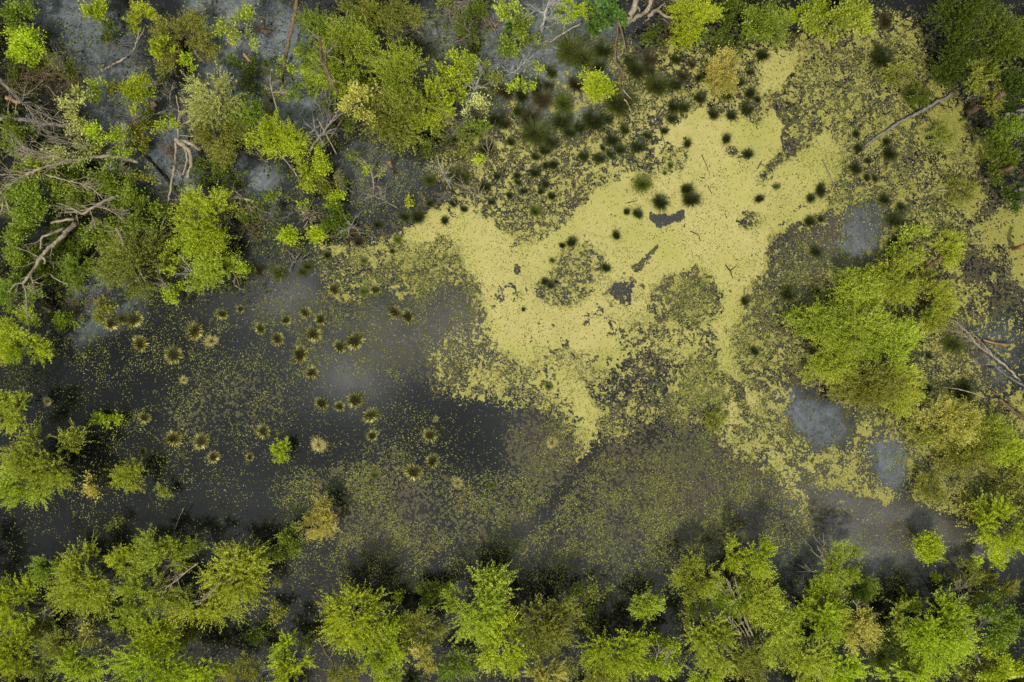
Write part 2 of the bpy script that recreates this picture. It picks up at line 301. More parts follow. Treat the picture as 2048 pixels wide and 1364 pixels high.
# ------------------------------------------------------------------ materials
def newmat(name):
    m = bpy.data.materials.new(name); m.use_nodes = True
    n, l = m.node_tree.nodes, m.node_tree.links
    b = n['Principled BSDF']
    return m, n, l, b
def N(n, t, **kw):
    x = n.new(t)
    for k, v in kw.items():
        if k in x.inputs: x.inputs[k].default_value = v
        else: setattr(x, k, v)
    return x
def mix(n, l, fac, a, b, mode='MIX'):
    x = n.new('ShaderNodeMixRGB'); x.blend_type = mode
    for i, v in enumerate((fac, a, b)):
        if isinstance(v, (int, float)): x.inputs[i].default_value = v
        elif isinstance(v, tuple): x.inputs[i].default_value = (*v[:3], 1)
        else: l.new(v, x.inputs[i])
    return x.outputs[0]
def ramp(n, l, src, a, b):
    x = n.new('ShaderNodeMapRange'); x.inputs[1].default_value = a; x.inputs[2].default_value = b
    l.new(src, x.inputs[0]); return x.outputs[0]
def mth(n, l, op, a, b):
    x = n.new('ShaderNodeMath'); x.operation = op
    for i, v in enumerate((a, b)):
        if isinstance(v, (int, float)): x.inputs[i].default_value = v
        else: l.new(v, x.inputs[i])
    return x.outputs[0]
def noise(n, l, scale, detail=4, rough=.6, vec=None, dist=0):
    x = N(n, 'ShaderNodeTexNoise', Scale=scale, Detail=detail, Roughness=rough, Distortion=dist)
    if vec is None:
        g = n.new('ShaderNodeTexCoord'); vec = g.outputs['Object']
    l.new(vec, x.inputs['Vector']); return x.outputs['Fac']

WATER, n, l, b = newmat('water')
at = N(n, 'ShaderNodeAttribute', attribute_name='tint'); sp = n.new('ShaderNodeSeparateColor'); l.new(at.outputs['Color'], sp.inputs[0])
f1 = ramp(n, l, noise(n, l, .55, 8, .72, dist=.9), .40, .58); f2 = ramp(n, l, noise(n, l, 2.2, 8, .7, dist=.8), .34, .62)
blot = ramp(n, l, noise(n, l, 9, 6, .75), .36, .60)
base = mix(n, l, noise(n, l, .25, 3), (.0032, .0048, .0052), (.0070, .0092, .0098))
c = mix(n, l, mth(n, l, 'MULTIPLY', sp.outputs[0], mth(n, l, 'MULTIPLY', blot, .85)), base, (.070, .048, .038))
c = mix(n, l, mth(n, l, 'MULTIPLY', sp.outputs[2], mth(n, l, 'MULTIPLY', mth(n, l, 'ADD', mth(n, l, 'MULTIPLY', blot, .5), .4), mth(n, l, 'ADD', mth(n, l, 'MULTIPLY', f1, .4), .6))), c, (.118, .112, .107))  # milky film with reflected cloud painted into it
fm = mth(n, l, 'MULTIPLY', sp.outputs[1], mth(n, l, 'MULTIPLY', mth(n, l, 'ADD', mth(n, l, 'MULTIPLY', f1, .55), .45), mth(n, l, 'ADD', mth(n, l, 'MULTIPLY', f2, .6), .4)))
c = mix(n, l, fm, c, (.235, .272, .315))  # bluish film plus painted sky sheen
l.new(c, b.inputs['Base Color']); b.inputs['IOR'].default_value = 1.46
rg = mth(n, l, 'ADD', mth(n, l, 'MULTIPLY', fm, .35), .07); l.new(rg, b.inputs['Roughness'])
bp = N(n, 'ShaderNodeBump', Strength=.05, Distance=.03); l.new(noise(n, l, 7, 3, .6), bp.inputs['Height']); l.new(bp.outputs[0], b.inputs['Normal'])

DUCK, n, l, b = newmat('duckweed')
g = n.new('ShaderNodeTexCoord')
big = noise(n, l, .12, 4, .6); fine = noise(n, l, 14, 3, .8); mid = noise(n, l, 1.6, 5, .7)
aw = N(n, 'ShaderNodeAttribute', attribute_name='olive_and_shade')
c = mix(n, l, ramp(n, l, mid, .3, .7), (.44, .385, .14), (.52, .465, .185))
c = mix(n, l, mth(n, l, 'MULTIPLY', ramp(n, l, big, .42, .62), .7), c, (.385, .375, .095))
c = mix(n, l, mth(n, l, 'MULTIPLY', ramp(n, l, fine, .52, .70), .30), c, (.36, .33, .10))
c = mix(n, l, mth(n, l, 'MULTIPLY', ramp(n, l, noise(n, l, .5, 5, .7), .48, .68), .55), c, (.385, .395, .095))
c = mix(n, l, mth(n, l, 'MULTIPLY', ramp(n, l, noise(n, l, 30, 2, .8), .55, .7), .25), c, (.62, .58, .26))
c = mix(n, l, aw.outputs['Fac'], c, (.26, .25, .055))  # olive tone and the painted right-side shade
l.new(c, b.inputs['Base Color']); b.inputs['Roughness'].default_value = .8; b.inputs['Specular IOR Level'].default_value = .2

def leafmat(name, rough=.6, trans=.42, usecol=True):
    m, n, l, b = newmat(name)
    n.remove(b)
    at = N(n, 'ShaderNodeAttribute', attribute_name='v')
    oi = n.new('ShaderNodeObjectInfo')
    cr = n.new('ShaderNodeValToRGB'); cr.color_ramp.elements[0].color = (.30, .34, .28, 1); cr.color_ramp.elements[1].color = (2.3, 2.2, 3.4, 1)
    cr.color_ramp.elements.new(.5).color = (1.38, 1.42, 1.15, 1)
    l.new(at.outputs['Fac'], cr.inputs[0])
    c = mix(n, l, 1.0, oi.outputs['Color'], cr.outputs[0], 'MULTIPLY')
    d = N(n, 'ShaderNodeBsdfDiffuse'); t = N(n, 'ShaderNodeBsdfTranslucent'); gl = N(n, 'ShaderNodeBsdfGlossy', Roughness=.45)
    l.new(c, d.inputs[0]); l.new(mix(n, l, 1.0, c, (1.1, 1.15, .5), 'MULTIPLY'), t.inputs[0])
    gl.inputs[0].default_value = (.8, .85, .8, 1)
    mxs = N(n, 'ShaderNodeMixShader'); mxs.inputs[0].default_value = trans; l.new(d.outputs[0], mxs.inputs[1]); l.new(t.outputs[0], mxs.inputs[2])
    m2 = N(n, 'ShaderNodeMixShader'); m2.inputs[0].default_value = .025; l.new(mxs.outputs[0], m2.inputs[1]); l.new(gl.outputs[0], m2.inputs[2])
    l.new(m2.outputs[0], n['Material Output'].inputs[0])
    return m
LEAF = leafmat('leaf'); BLADE = leafmat('sedge_blade', trans=.2)
def specmat(name):
    m, n, l, b = newmat(name)
    at = N(n, 'ShaderNodeAttribute', attribute_name='col'); l.new(at.outputs['Color'], b.inputs['Base Color'])
    b.inputs['Roughness'].default_value = .75; b.inputs['Specular IOR Level'].default_value = .2
    return m
SPECK = specmat('floating_leaf'); LITM = specmat('dead_plant')
def bark(name, c1, c2, sc=6):
    m, n, l, b = newmat(name)
    g = n.new('ShaderNodeTexCoord'); mp = n.new('ShaderNodeMapping'); mp.inputs['Scale'].default_value = (1, 1, 1)
    l.new(g.outputs['Object'], mp.inputs[0])
    f = noise(n, l, sc, 6, .75, mp.outputs[0], .5); f2 = noise(n, l, sc * .25, 3, .6)
    c = mix(n, l, ramp(n, l, f, .35, .65), c1, c2)
    c = mix(n, l, ramp(n, l, f2, .5, .75), c, tuple(v * .5 for v in c1))
    l.new(c, b.inputs['Base Color']); b.inputs['Roughness'].default_value = .85; b.inputs['Specular IOR Level'].default_value = .2
    bp = N(n, 'ShaderNodeBump', Strength=.8, Distance=.04); l.new(f, bp.inputs['Height']); l.new(bp.outputs[0], b.inputs['Normal'])
    return m
PALE = bark('bleached_wood', (.20, .165, .115), (.52, .45, .34))
BROWN = bark('brown_wood', (.09, .058, .035), (.30, .21, .14))
GREY = bark('grey_wood', (.11, .10, .09), (.34, .31, .28))
DARKW = bark('wet_wood', (.012, .010, .008), (.045, .035, .026))
TWIG = bark('twig_bark', (.05, .042, .028), (.20, .17, .10), 3)
TRNK = bark('trunk_bark', (.018, .015, .011), (.07, .058, .04), 4)
ORANGE = bark('split_wood', (.26, .14, .06), (.52, .33, .18))
WHITE = bark('silver_wood', (.30, .29, .28), (.62, .60, .57))

# ------------------------------------------------------------------ water
def axis(lo, hi, step, far):
    a = list(np.arange(lo, hi + step, step)); d = step
    L = []; x = lo
    while x > -far: d *= 1.5; x -= d; L.append(x)
    d = step; x = a[-1]; Rr = []
    while x < far: d *= 1.5; x += d; Rr.append(x)
    return np.array(L[::-1] + a + Rr)
ax = axis(-40, 40, .5, 600); ay = axis(-29, 29, .5, 600)
X, Y = np.meshgrid(ax, ay)
pxv = X * PX + 1024; pyv = 682 - Y * PX
tint = np.stack([sample(BRN, pxv, pyv), sample(FLM_SKY, pxv, pyv), sample(MLK_SKY, pxv, pyv)], -1).reshape(-1, 3)
nx, ny = len(ax), len(ay)
idx = np.arange(nx * ny).reshape(ny, nx)
q = np.stack([idx[:-1, :-1], idx[:-1, 1:], idx[1:, 1:], idx[1:, :-1]], -1).reshape(-1, 4)
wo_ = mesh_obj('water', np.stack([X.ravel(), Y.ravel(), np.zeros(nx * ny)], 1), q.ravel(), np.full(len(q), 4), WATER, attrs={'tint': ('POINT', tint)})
tag(wo_, 'dark still swamp water with brown patches and milky painted sky sheen', 'water', kind='structure')

# ------------------------------------------------------------------ duckweed mats: contour of a noise field, real sheet 1 cm above the water
def contour_sheet(name, val, x, y, z, mat, attrs_fn, label, cat):
    ny, nx = val.shape
    pos = np.stack([x.ravel(), y.ravel(), np.full(x.size, z)], 1)
    v = val.ravel(); idx = np.arange(nx * ny).reshape(ny, nx)
    a, b_, c_, d_ = idx[:-1, :-1].ravel(), idx[:-1, 1:].ravel(), idx[1:, 1:].ravel(), idx[1:, :-1].ravel()
    full = (v[a] > 0) & (v[b_] > 0) & (v[c_] > 0) & (v[d_] > 0)
    none = (v[a] <= 0) & (v[b_] <= 0) & (v[c_] <= 0) & (v[d_] <= 0)
    quads = np.stack([a, d_, c_, b_], 1)[full]
    part = ~full & ~none
    tris = np.concatenate([np.stack([a, c_, b_], 1)[part], np.stack([a, d_, c_], 1)[part]])
    s = v[tris] > 0; k = s.sum(1)
    newv = []; f3 = [tris[k == 3]]; f4 = []; base = len(pos)
    for cnt in (1, 2):
        t = tris[k == cnt]; st = s[k == cnt] if cnt == 1 else ~s[k == cnt]
        r = st.argmax(1); rows = np.arange(len(t))
        o = t[rows, r]; p1 = t[rows, (r + 1) % 3]; p2 = t[rows, (r + 2) % 3]
        def cut(i, j):
            w = v[i] / (v[i] - v[j] + 1e-12); return pos[i] + (pos[j] - pos[i]) * w[:, None]
        c1, c2 = cut(o, p1), cut(o, p2)
        i1 = base + np.arange(len(t)); i2 = i1 + len(t); base += 2 * len(t); newv += [c1, c2]
        if cnt == 1: f3.append(np.stack([o, i1, i2], 1))
        else: f4.append(np.stack([i1, p1, p2, i2], 1))
    f3 = np.concatenate(f3); f4 = np.concatenate([quads] + f4)
    pos = np.concatenate([pos] + newv)
    used = np.zeros(len(pos), bool); used[f3.ravel()] = True; used[f4.ravel()] = True
    rem = np.cumsum(used) - 1; pos = pos[used]
    fi = np.concatenate([rem[f4].ravel(), rem[f3].ravel()]); cnts = np.concatenate([np.full(len(f4), 4), np.full(len(f3), 3)])
    o = mesh_obj(name, pos, fi, cnts, mat, attrs=attrs_fn(pos))
    return tag(o, label, cat, kind='stuff')
step = 1.4
fx = np.arange(-M0 + 20, 2048 + M0 - 20, step); fy = np.arange(-M0 + 20, 1364 + M0 - 20, step)
FX, FY = np.meshgrid(fx, fy)
n1 = fbm(FX + 26 * (fbm(FX, FY, 40, 3, .6, 11) - .5), FY + 26 * (fbm(FX, FY, 40, 3, .6, 21) - .5), 24, 6, .90, 31)
n1 = n1 + .03 * RNG.random(n1.shape)
U1 = uniform_rank(n1)
D = sample(MAT, FX, FY)
U2 = uniform_rank(fbm(FX + 6 * (fbm(FX, FY, 12, 2, .6, 15) - .5), FY, 7.5, 3, .85, 35) + .16 * n1)
edge = np.clip(1 - np.abs(D - .5) / .44, 0, 1)
wf = np.clip(edge * 1.6, 0, 1) * np.clip(.60 + 2.2 * (fbm(FX, FY, 80, 3, .6, 55) - .40), .25, .92)
U = U1 * (1 - wf) + U2 * wf; U = uniform_rank(.5 + (U - .5) / np.sqrt((1 - wf) ** 2 + wf ** 2)) * .3 + .7 * (.5 + (U - .5) / np.sqrt((1 - wf) ** 2 + wf ** 2))
D = np.where(D > .9, D, np.where(D < .55, D * .72, D * .72 + (D - .55) / .35 * .25))
jx = FX + RNG.uniform(-.5, .5, FX.shape) * step * .6; jy = FY + RNG.uniform(-.5, .5, FX.shape) * step * .6
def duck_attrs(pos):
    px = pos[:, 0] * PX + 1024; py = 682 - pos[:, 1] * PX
    olive_and_shade = np.clip((px - 1780) / 230, 0, 1) * np.clip((620 - py) / 120, 0, 1) * .8 + .5 * np.clip((px - 1450) / 350, 0, 1)  # right edge's vignette shade painted in, with olive tone further in
    dm = sample(MAT, px, py); olive_and_shade = olive_and_shade + .55 * np.clip((.92 - dm) / .6, 0, 1)
    olive_and_shade = np.clip(olive_and_shade + .5 * (fbm(px, py, 60, 3, .6, 77) - .5), 0, .9)
    return {'olive_and_shade': ('POINT', olive_and_shade)}
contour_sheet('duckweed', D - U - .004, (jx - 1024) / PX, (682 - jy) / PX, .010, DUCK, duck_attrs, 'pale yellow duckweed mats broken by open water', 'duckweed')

# thin olive brown film of sunken and dying weed, just under the fresh mats and between them
FILM = layer(0, [
 ('p', .62, 40, [(640,520),(760,440),(900,380),(860,300),(960,200),(1100,120),(1300,60),(1500,60),(1640,60),(1860,20),(1950,200),(2000,330),(2070,400),(2070,1000),(1900,1000),(1740,1000),(1660,1060),(1500,900),(1300,860),(1180,930),(1060,800),(880,780),(860,680),(960,620),(880,590),(700,600)]),
 ('p', .38, 60, [(600,940),(760,900),(1000,980),(1080,860),(1240,860),(1420,860),(1600,980),(1640,1050),(1560,1110),(1340,1110),(1200,1140),(1000,1110),(760,1100),(600,1060)]),
 ('p', .50, 40, [(1180,930),(1400,860),(1540,940),(1620,1050),(1400,1080),(1220,1040)]), ('e', .65, 50, 1080, 890, 80, 60), ('e', .5, 50, 900, 580, 80, 50), ('e', .45, 50, 900, 680, 80, 50),
 ('p', .28, 40, [(300,790),(560,700),(620,800),(560,860),(360,900)]), ('p', .3, 40, [(520,600),(760,560),(960,640),(820,760),(620,740)]),
 ('p', .06, 20, [(1000,60),(1130,80),(1210,100),(1230,190),(1180,260),(1060,230)]), ('p', .05, 14, [(590,840),(700,820),(740,880),(720,930),(640,930),(590,900)]), ('p', .05, 14, [(880,800),(950,790),(1000,830),(990,900),(940,960),(890,900),(860,850)]),
 ('p', .04, 10, [(1180,900),(1210,900),(1120,1000),(1050,1090),(1000,1080),(1080,1030)]), ('p', .10, 20, [(1580,760),(1690,800),(1700,890),(1610,890)]), ('e', .05, 16, 1780, 930, 34, 50), ('p', .08, 16, [(1690,420),(1765,410),(1770,510),(1700,510)]),
 ('p', .10, 20, [(1600,960),(1760,1010),(1960,1080),(1900,1120),(1700,1070)]), ('p', .10, 14, [(1232,556),(1272,560),(1283,600),(1260,600),(1225,585)]), ('p', .05, 6, [(1300,420),(1362,418),(1365,436),(1318,455)]), ('e', .25, 20, 1230, 740, 40, 60), ('p', .1, 16, [(1960,640),(2070,620),(2070,800),(1980,770)]),
])
stf = 1.75
fx2 = np.arange(-100, 2148, stf); fy2 = np.arange(-100, 1464, stf); GX2, GY2 = np.meshgrid(fx2, fy2)
Uf = uniform_rank(fbm(GX2, GY2, 4.2, 2, .9, 91) + .22 * fbm(GX2, GY2, 60, 3, .6, 92))
Df = sample(FILM, GX2, GY2)
FILMM, n, l, b = newmat('sunken_weed')
c = mix(n, l, ramp(n, l, noise(n, l, .35, 4), .40, .62), (.068, .072, .026), (.070, .052, .034))
c = mix(n, l, mth(n, l, 'MULTIPLY', ramp(n, l, noise(n, l, 7, 3, .8), .45, .62), .6), c, (.050, .050, .022))
l.new(c, b.inputs['Base Color']); b.inputs['Roughness'].default_value = .6; b.inputs['Specular IOR Level'].default_value = .3
gx2 = GX2 + RNG.uniform(-.5, .5, GX2.shape) * 1.3; gy2 = GY2 + RNG.uniform(-.5, .5, GX2.shape) * 1.3
contour_sheet('sunken_weed_film', Df - Uf - .004, (gx2 - 1024) / PX, (682 - gy2) / PX, .005, FILMM, lambda p: None, 'thin olive brown film of fine weed speckling the water', 'water weed')

# scattered floating leaves
def scatter(mapa, n, clump_seed, lo=.25, region=None):
    x = RNG.uniform(-M0 + 20, 2048 + M0 - 20, n); y = RNG.uniform(-M0 + 20, 1364 + M0 - 20, n)
    c = fbm(x, y, 40, 5, .7, clump_seed); cu = uniform_rank(c)
    p = sample(mapa, x, y)
    keep = RNG.random(n) < p * (lo + (1 - lo) * 2 * cu ** 1.5 * 1.25)
    return x[keep], y[keep]
def flat_bits(name, x, y, size, cols, z, label, cat, aspect=1.6, mat=SPECK, tilt=0.0):
    n = len(x); wx = (x - 1024) / PX; wy = (682 - y) / PX
    an = RNG.uniform(0, 6.283, n); L = size * RNG.uniform(.6, 1.5, n); W = L / aspect * RNG.uniform(.6, 1.3, n)
    ca, sa = np.cos(an), np.sin(an)
    V = np.zeros((n, 5, 3))
    for k in range(5):
        th = k / 5 * 6.283 + RNG.uniform(-.4, .4, n); rr = RNG.uniform(.8, 1.15, n)
        u = np.cos(th) * L * .5 * rr; w = np.sin(th) * W * .5 * rr
        V[:, k, 0] = wx + u * ca - w * sa; V[:, k, 1] = wy + u * sa + w * ca; V[:, k, 2] = z + RNG.uniform(0, .006, n) + tilt * u * RNG.uniform(-1, 1, n)
    i = np.arange(n * 5)
    ca_ = np.asarray(cols, float); pick = ca_[RNG.integers(0, len(ca_), n)] * RNG.uniform(.75, 1.25, (n, 1))
    o = mesh_obj(name, V.reshape(-1, 3), i, np.full(n, 5), mat, attrs={'col': ('FACE', pick)})
    return tag(o, label, cat, kind='stuff')
x, y = scatter(SPK, 2900000, 41)
flat_bits('floating_leaves', x, y, .068, [(.22, .24, .04), (.17, .21, .025), (.13, .17, .02), (.33, .31, .10), (.11, .14, .02), (.26, .23, .075), (.15, .13, .045), (.08, .09, .02)], .018, 'tiny yellow green floating leaves scattered over the dark water', 'floating leaves')
MIDM = np.where(MAT > .86, .10, MAT * .62) * (MAT > .04)
x, y = scatter(MIDM, 1500000, 45, .35)
flat_bits('duckweed_clumps', x, y, .082, [(.36, .33, .11), (.30, .28, .08), (.24, .235, .055), (.40, .37, .14), (.18, .18, .045), (.13, .13, .04)], .014, 'loose pale and olive duckweed crumbs around the mats', 'duckweed', aspect=1.3)
SPK2 = np.clip(BRN - .35, 0, 1) * .35
x, y = scatter(SPK2, 260000, 43)
flat_bits('algae_flecks', x, y, .07, [(.11, .07, .04), (.14, .10, .05), (.08, .06, .04), (.18, .14, .06)], .008, 'brown algae flecks lying on the murky water', 'algae')
# dark crumbs and stalks on the pale duckweed
MD = (MAT > .5) * .10 + (MAT > .9) * .03
x, y = scatter(MD, 300000, 47)
flat_bits('plant_crumbs', x, y, .06, [(.07, .075, .03), (.13, .14, .04), (.20, .20, .06), (.10, .08, .05)], .026, 'dark plant crumbs sprinkled on the pale duckweed', 'plant debris', aspect=2.6)
# litter: dead leaves and twig bits
x, y = scatter(LIT, 90000, 51, .1)
flat_bits('leaf_litter', x, y, .16, [(.035, .026, .018), (.06, .042, .026), (.11, .075, .045), (.02, .018, .014), (.03, .035, .015), (.15, .12, .08)], .03, 'dark brown dead leaves and mud crumbs under the trees', 'leaf litter', aspect=2.2, mat=LITM, tilt=.3)

def blades_mesh(x, y, length, width, lean, cols):
    """upright curved strips of two quads; returns verts, loops, counts, colour"""
    n = len(x); an = RNG.uniform(0, 6.283, n); L = length * RNG.uniform(.5, 1.3, n); le = lean * RNG.uniform(.2, 1.2, n)
    W = width * RNG.uniform(.6, 1.4, n); pa = an + 1.57
    V = np.zeros((n, 6, 3)); 
    for k, t in enumerate((0, .5, 1)):
        r = L * le * t ** 1.6; zz = L * np.sqrt(np.clip(1 - le ** 2, .05, 1)) * t
        w = W * (1 - .75 * t) * .5
        for s, sg in ((0, -1), (1, 1)):
            V[:, 2 * k + s, 0] = x + np.cos(an) * r + sg * np.cos(pa) * w
            V[:, 2 * k + s, 1] = y + np.sin(an) * r + sg * np.sin(pa) * w
            V[:, 2 * k + s, 2] = zz
    b0 = (np.arange(n) * 6)[:, None]
    F = np.stack([b0 + np.array([0, 1, 3, 2]), b0 + np.array([2, 3, 5, 4])], 1).reshape(-1)
    c = np.asarray(cols, float)[RNG.integers(0, len(cols), n)] * RNG.uniform(.7, 1.3, (n, 1))
    return V.reshape(-1, 3), F, np.full(2 * n, 4), np.repeat(c, 2, 0)
x, y = scatter(SDG, 150000, 61, .15)
V, F, C, col = blades_mesh((x - 1024) / PX, (682 - y) / PX, .28, .022, .6, [(.10, .13, .02), (.14, .16, .025), (.06, .085, .015), (.22, .20, .06)])
tag(mesh_obj('sedge_shoots', V, F, C, LITM, attrs={'col': ('FACE', col)}), 'thin green sedge shoots standing in the floating mats', 'sedge', kind='stuff')

# ------------------------------------------------------------------ tubes and twigs
def tube_geo(paths, sides=6, rough=.12):
    """paths: list of (points (k,3), radii (k,)) -> verts, loops, counts"""
    VV, FF, CC = [], [], []; base = 0
    for pts, rad in paths:
        pts = np.asarray(pts, float); rad = np.asarray(rad, float); k = len(pts)
        tg = np.gradient(pts, axis=0); tg /= np.linalg.norm(tg, axis=1)[:, None] + 1e-9
        ref = np.where(np.abs(tg[:, 2:3]) > .9, np.array([[1., 0, 0]]), np.array([[0, 0, 1.]]))
        u = np.cross(tg, ref); u /= np.linalg.norm(u, axis=1)[:, None] + 1e-9; w = np.cross(tg, u)
        th = np.arange(sides) / sides * 6.2832
        rr = rad[:, None] * (1 + RNG.uniform(-rough, rough, (k, sides)))
        V = pts[:, None] + rr[..., None] * (np.cos(th)[None, :, None] * u[:, None] + np.sin(th)[None, :, None] * w[:, None])
        VV.append(V.reshape(-1, 3))
        i = np.arange(k - 1)[:, None] * sides + np.arange(sides)[None]
        j = np.arange(k - 1)[:, None] * sides + (np.arange(sides)[None] + 1) % sides
        f = np.stack([i, j, j + sides, i + sides], -1).reshape(-1) + base
        FF.append(f); CC.append(np.full((k - 1) * sides, 4))
        if sides >= 5:
            FF.append(np.arange(sides)[::-1] + base); FF.append(np.arange(sides) + base + (k - 1) * sides); CC.append(np.array([sides, sides]))
        base += k * sides
    return np.concatenate(VV), np.concatenate(FF), np.concatenate(CC)
def smooth_path(pts, n, jit=0.0):
    pts = [np.asarray(p, float) for p in pts]
    if len(pts) == 2: pts = [pts[0], (pts[0] + pts[1]) / 2 + RNG.normal(0, 1, 3) * np.linalg.norm(pts[1] - pts[0]) * .02, pts[1]]
    P_ = [2 * pts[0] - pts[1]] + pts + [2 * pts[-1] - pts[-2]]
    out = []
    segs = len(pts) - 1; per = max(2, int(math.ceil(n / segs)))
    for s in range(segs):
        a, b, c, d = P_[s:s + 4]
        for t in np.linspace(0, 1, per, endpoint=(s == segs - 1)):
            out.append(.5 * ((2 * b) + (c - a) * t + (2 * a - 5 * b + 4 * c - d) * t * t + (3 * b - a - 3 * c + d) * t ** 3))
    out = np.array(out)
    if jit: out[1:-1] += RNG.normal(0, jit, (len(out) - 2, 3)) * np.array([1, 1, .5])
    return out
def grow(paths, start, direc, length, rad, depth, spread=.6, kids=4, zflat=.5):
    n = 6; d = np.asarray(direc, float); d /= np.linalg.norm(d); p = np.asarray(start, float); pts = [p]
    for i in range(n):
        d = d + RNG.normal(0, .16, 3) * np.array([1, 1, zflat]); d /= np.linalg.norm(d)
        p = p + d * length / n; pts.append(p)
    pts = np.array(pts); pts[:, 2] = np.maximum(pts[:, 2], .03)
    paths.append((pts, np.linspace(rad, rad * .35, n + 1)))
    if depth > 0:
        for k in range(kids):
            i = RNG.integers(1, n); dd = pts[i] - pts[i - 1]; dd /= np.linalg.norm(dd) + 1e-9
            dd = dd + RNG.normal(0, spread, 3) * np.array([1, 1, zflat])
            grow(paths, pts[i], dd, length * RNG.uniform(.35, .65), rad * .55, depth - 1, spread, kids, zflat)

LABELS = {}
TODO = []     # (object, look, px, py) labelled once everything stands
def place_label(o, look, px, py, cat, group=None):
    TODO.append((o, look, px, py)); o['category'] = cat
    if group: o['group'] = group

def pp(pts, z0=.15):
    return [np.array(P(p[0], p[1], (p[2] if p[2] < .5 else .5 + (p[2] - .5) * .66) if len(p) > 2 else z0)) for p in pts]
def wood(name, look, cat, mat, stems, group=None, twigs=0, tw_len=.8, tw_mat=None, tw_from=.4, sides=8):
    """stems: list of (pixel polyline [(x,y,z)..], start width px, end width px). First is the trunk, the rest branches."""
    base = pp([stems[0][0][0]])[0]; ctr = np.array([base[0], base[1], 0.0])
    many = len(stems) > 1 or twigs
    root = empty(name, ctr) if many else None
    allp = []
    for si, (pts, w0, w1) in enumerate(stems):
        if cat in ('snag', 'stump') and w0 > 4 and len(stems) < 3: pts = [(pts[0][0], pts[0][1], -.05)] + [(q[0], q[1], q[2] * 1.45 + .3) for q in pts[1:]]
        w = pp(pts); L = sum(np.linalg.norm(w[i + 1] - w[i]) for i in range(len(w) - 1))
        sp_ = smooth_path(w, max(8, int(L / .18)), .012 + w0 / PX * .05)
        rad = np.linspace(w0, w1, len(sp_)) / PX * (.5 if cat in ('log', 'stump', 'snag') else .40) * (1 + RNG.uniform(-.12, .12, len(sp_)))
        V, F, C = tube_geo([(sp_ - ctr, rad)], sides if w0 > 3 else 5, .16)
        nm = ('trunk' if si == 0 else 'branch') if many else name
        o = mesh_obj(nm, V, F, C, mat, root, smooth=w0 < 5)
        if not many: o.location = ctr; root = o
        allp.append((sp_, rad))
    if twigs:
        paths = []
        for _ in range(int(twigs * 1.6)):
            sp_, rad = allp[RNG.integers(0, len(allp))]
            i = int(RNG.uniform(tw_from, .98) * (len(sp_) - 1)); i = max(1, i)
            d = sp_[i] - sp_[i - 1]; d = d / (np.linalg.norm(d) + 1e-9) + RNG.normal(0, .55, 3) * np.array([1, 1, .7])
            grow(paths, sp_[i] - ctr, d, tw_len * RNG.uniform(.5, 1.4), min(.03, rad[i] * .5 + .006), 1, .5, 3)
        V, F, C = tube_geo(paths, 4)
        mesh_obj('twigs', V, F, C, tw_mat or mat, root)
    place_label(root, look, stems[0][0][len(stems[0][0]) // 2][0], stems[0][0][len(stems[0][0]) // 2][1], cat, group)
    return root

# ------------------------------------------------------------------ crowns
def leaf_cloud(starts, dirs, lens, nper, lsize, droop, spread, vbase):
    """leaves along curved twigs. returns V,F,C,v"""
    T = len(starts); t = (np.arange(nper)[None] + RNG.random((T, nper))) / nper
    curve = RNG.normal(0, .35, (T, 3))
    pos = starts[:, None] + dirs[:, None] * (lens[:, None] * t)[..., None] + curve[:, None] * (lens[:, None] * t ** 2)[..., None] * .6
    pos[..., 2] -= droop * (lens[:, None] * t ** 2)
    pos = pos + RNG.normal(0, spread, pos.shape)
    v = np.clip(vbase[:, None] + (t - .5) * .25 + RNG.normal(0, .14, t.shape), 0, 1)
    pos = pos.reshape(-1, 3); n = len(pos); v = v.ravel()
    d = np.repeat(dirs, nper, 0) + RNG.normal(0, .5, (n, 3)); d /= np.linalg.norm(d, axis=1)[:, None]
    up_ = RNG.normal(0, .65, (n, 3)); up_[:, 2] += 1.15
    s = np.cross(d, up_); s /= np.linalg.norm(s, axis=1)[:, None] + 1e-9
    L = lsize * RNG.uniform(.6, 1.4, n)[:, None]; W = L * .30
    V = np.stack([pos, pos + d * L * .45 + s * W, pos + d * L, pos + d * L * .5 - s * W], 1).reshape(-1, 3)
    return V, np.arange(4 * n), np.full(n, 4), v
STY = {  # lobes per m2, twigs per m2, leaves per twig, leaf size, twig length, droop, spread, gap
 'feather': dict(tw=52, lp=36, ls=.078, tl=.88, droop=.10, sp=.028, lob=.30),
 'fine':    dict(tw=64, lp=28, ls=.072, tl=.66, droop=.14, sp=.040, lob=.34),
 'broad':   dict(tw=48, lp=12, ls=.130, tl=.45, droop=.15, sp=.10, lob=.20),
 'sparse':  dict(tw=26, lp=11, ls=.115, tl=.55, droop=.1, sp=.09, lob=.22),
 'bush':    dict(tw=170, lp=16, ls=.085, tl=.55, droop=.02, sp=.03, lob=.42),
 'rhodo':   dict(tw=34, lp=10, ls=.26, tl=.12, droop=.1, sp=.04, lob=.30),
}
HUE = {'bright': (.40, .46, .030), 'yellow': (.365, .405, .048), 'gold': (.49, .45, .115), 'olive': (.27, .28, .050),
       'green': (.225, .285, .034), 'dark': (.085, .125, .012), 'pale': (.46, .48, .17), 'dkolive': (.125, .165, .016), 'rhodo': (.15, .25, .055)}
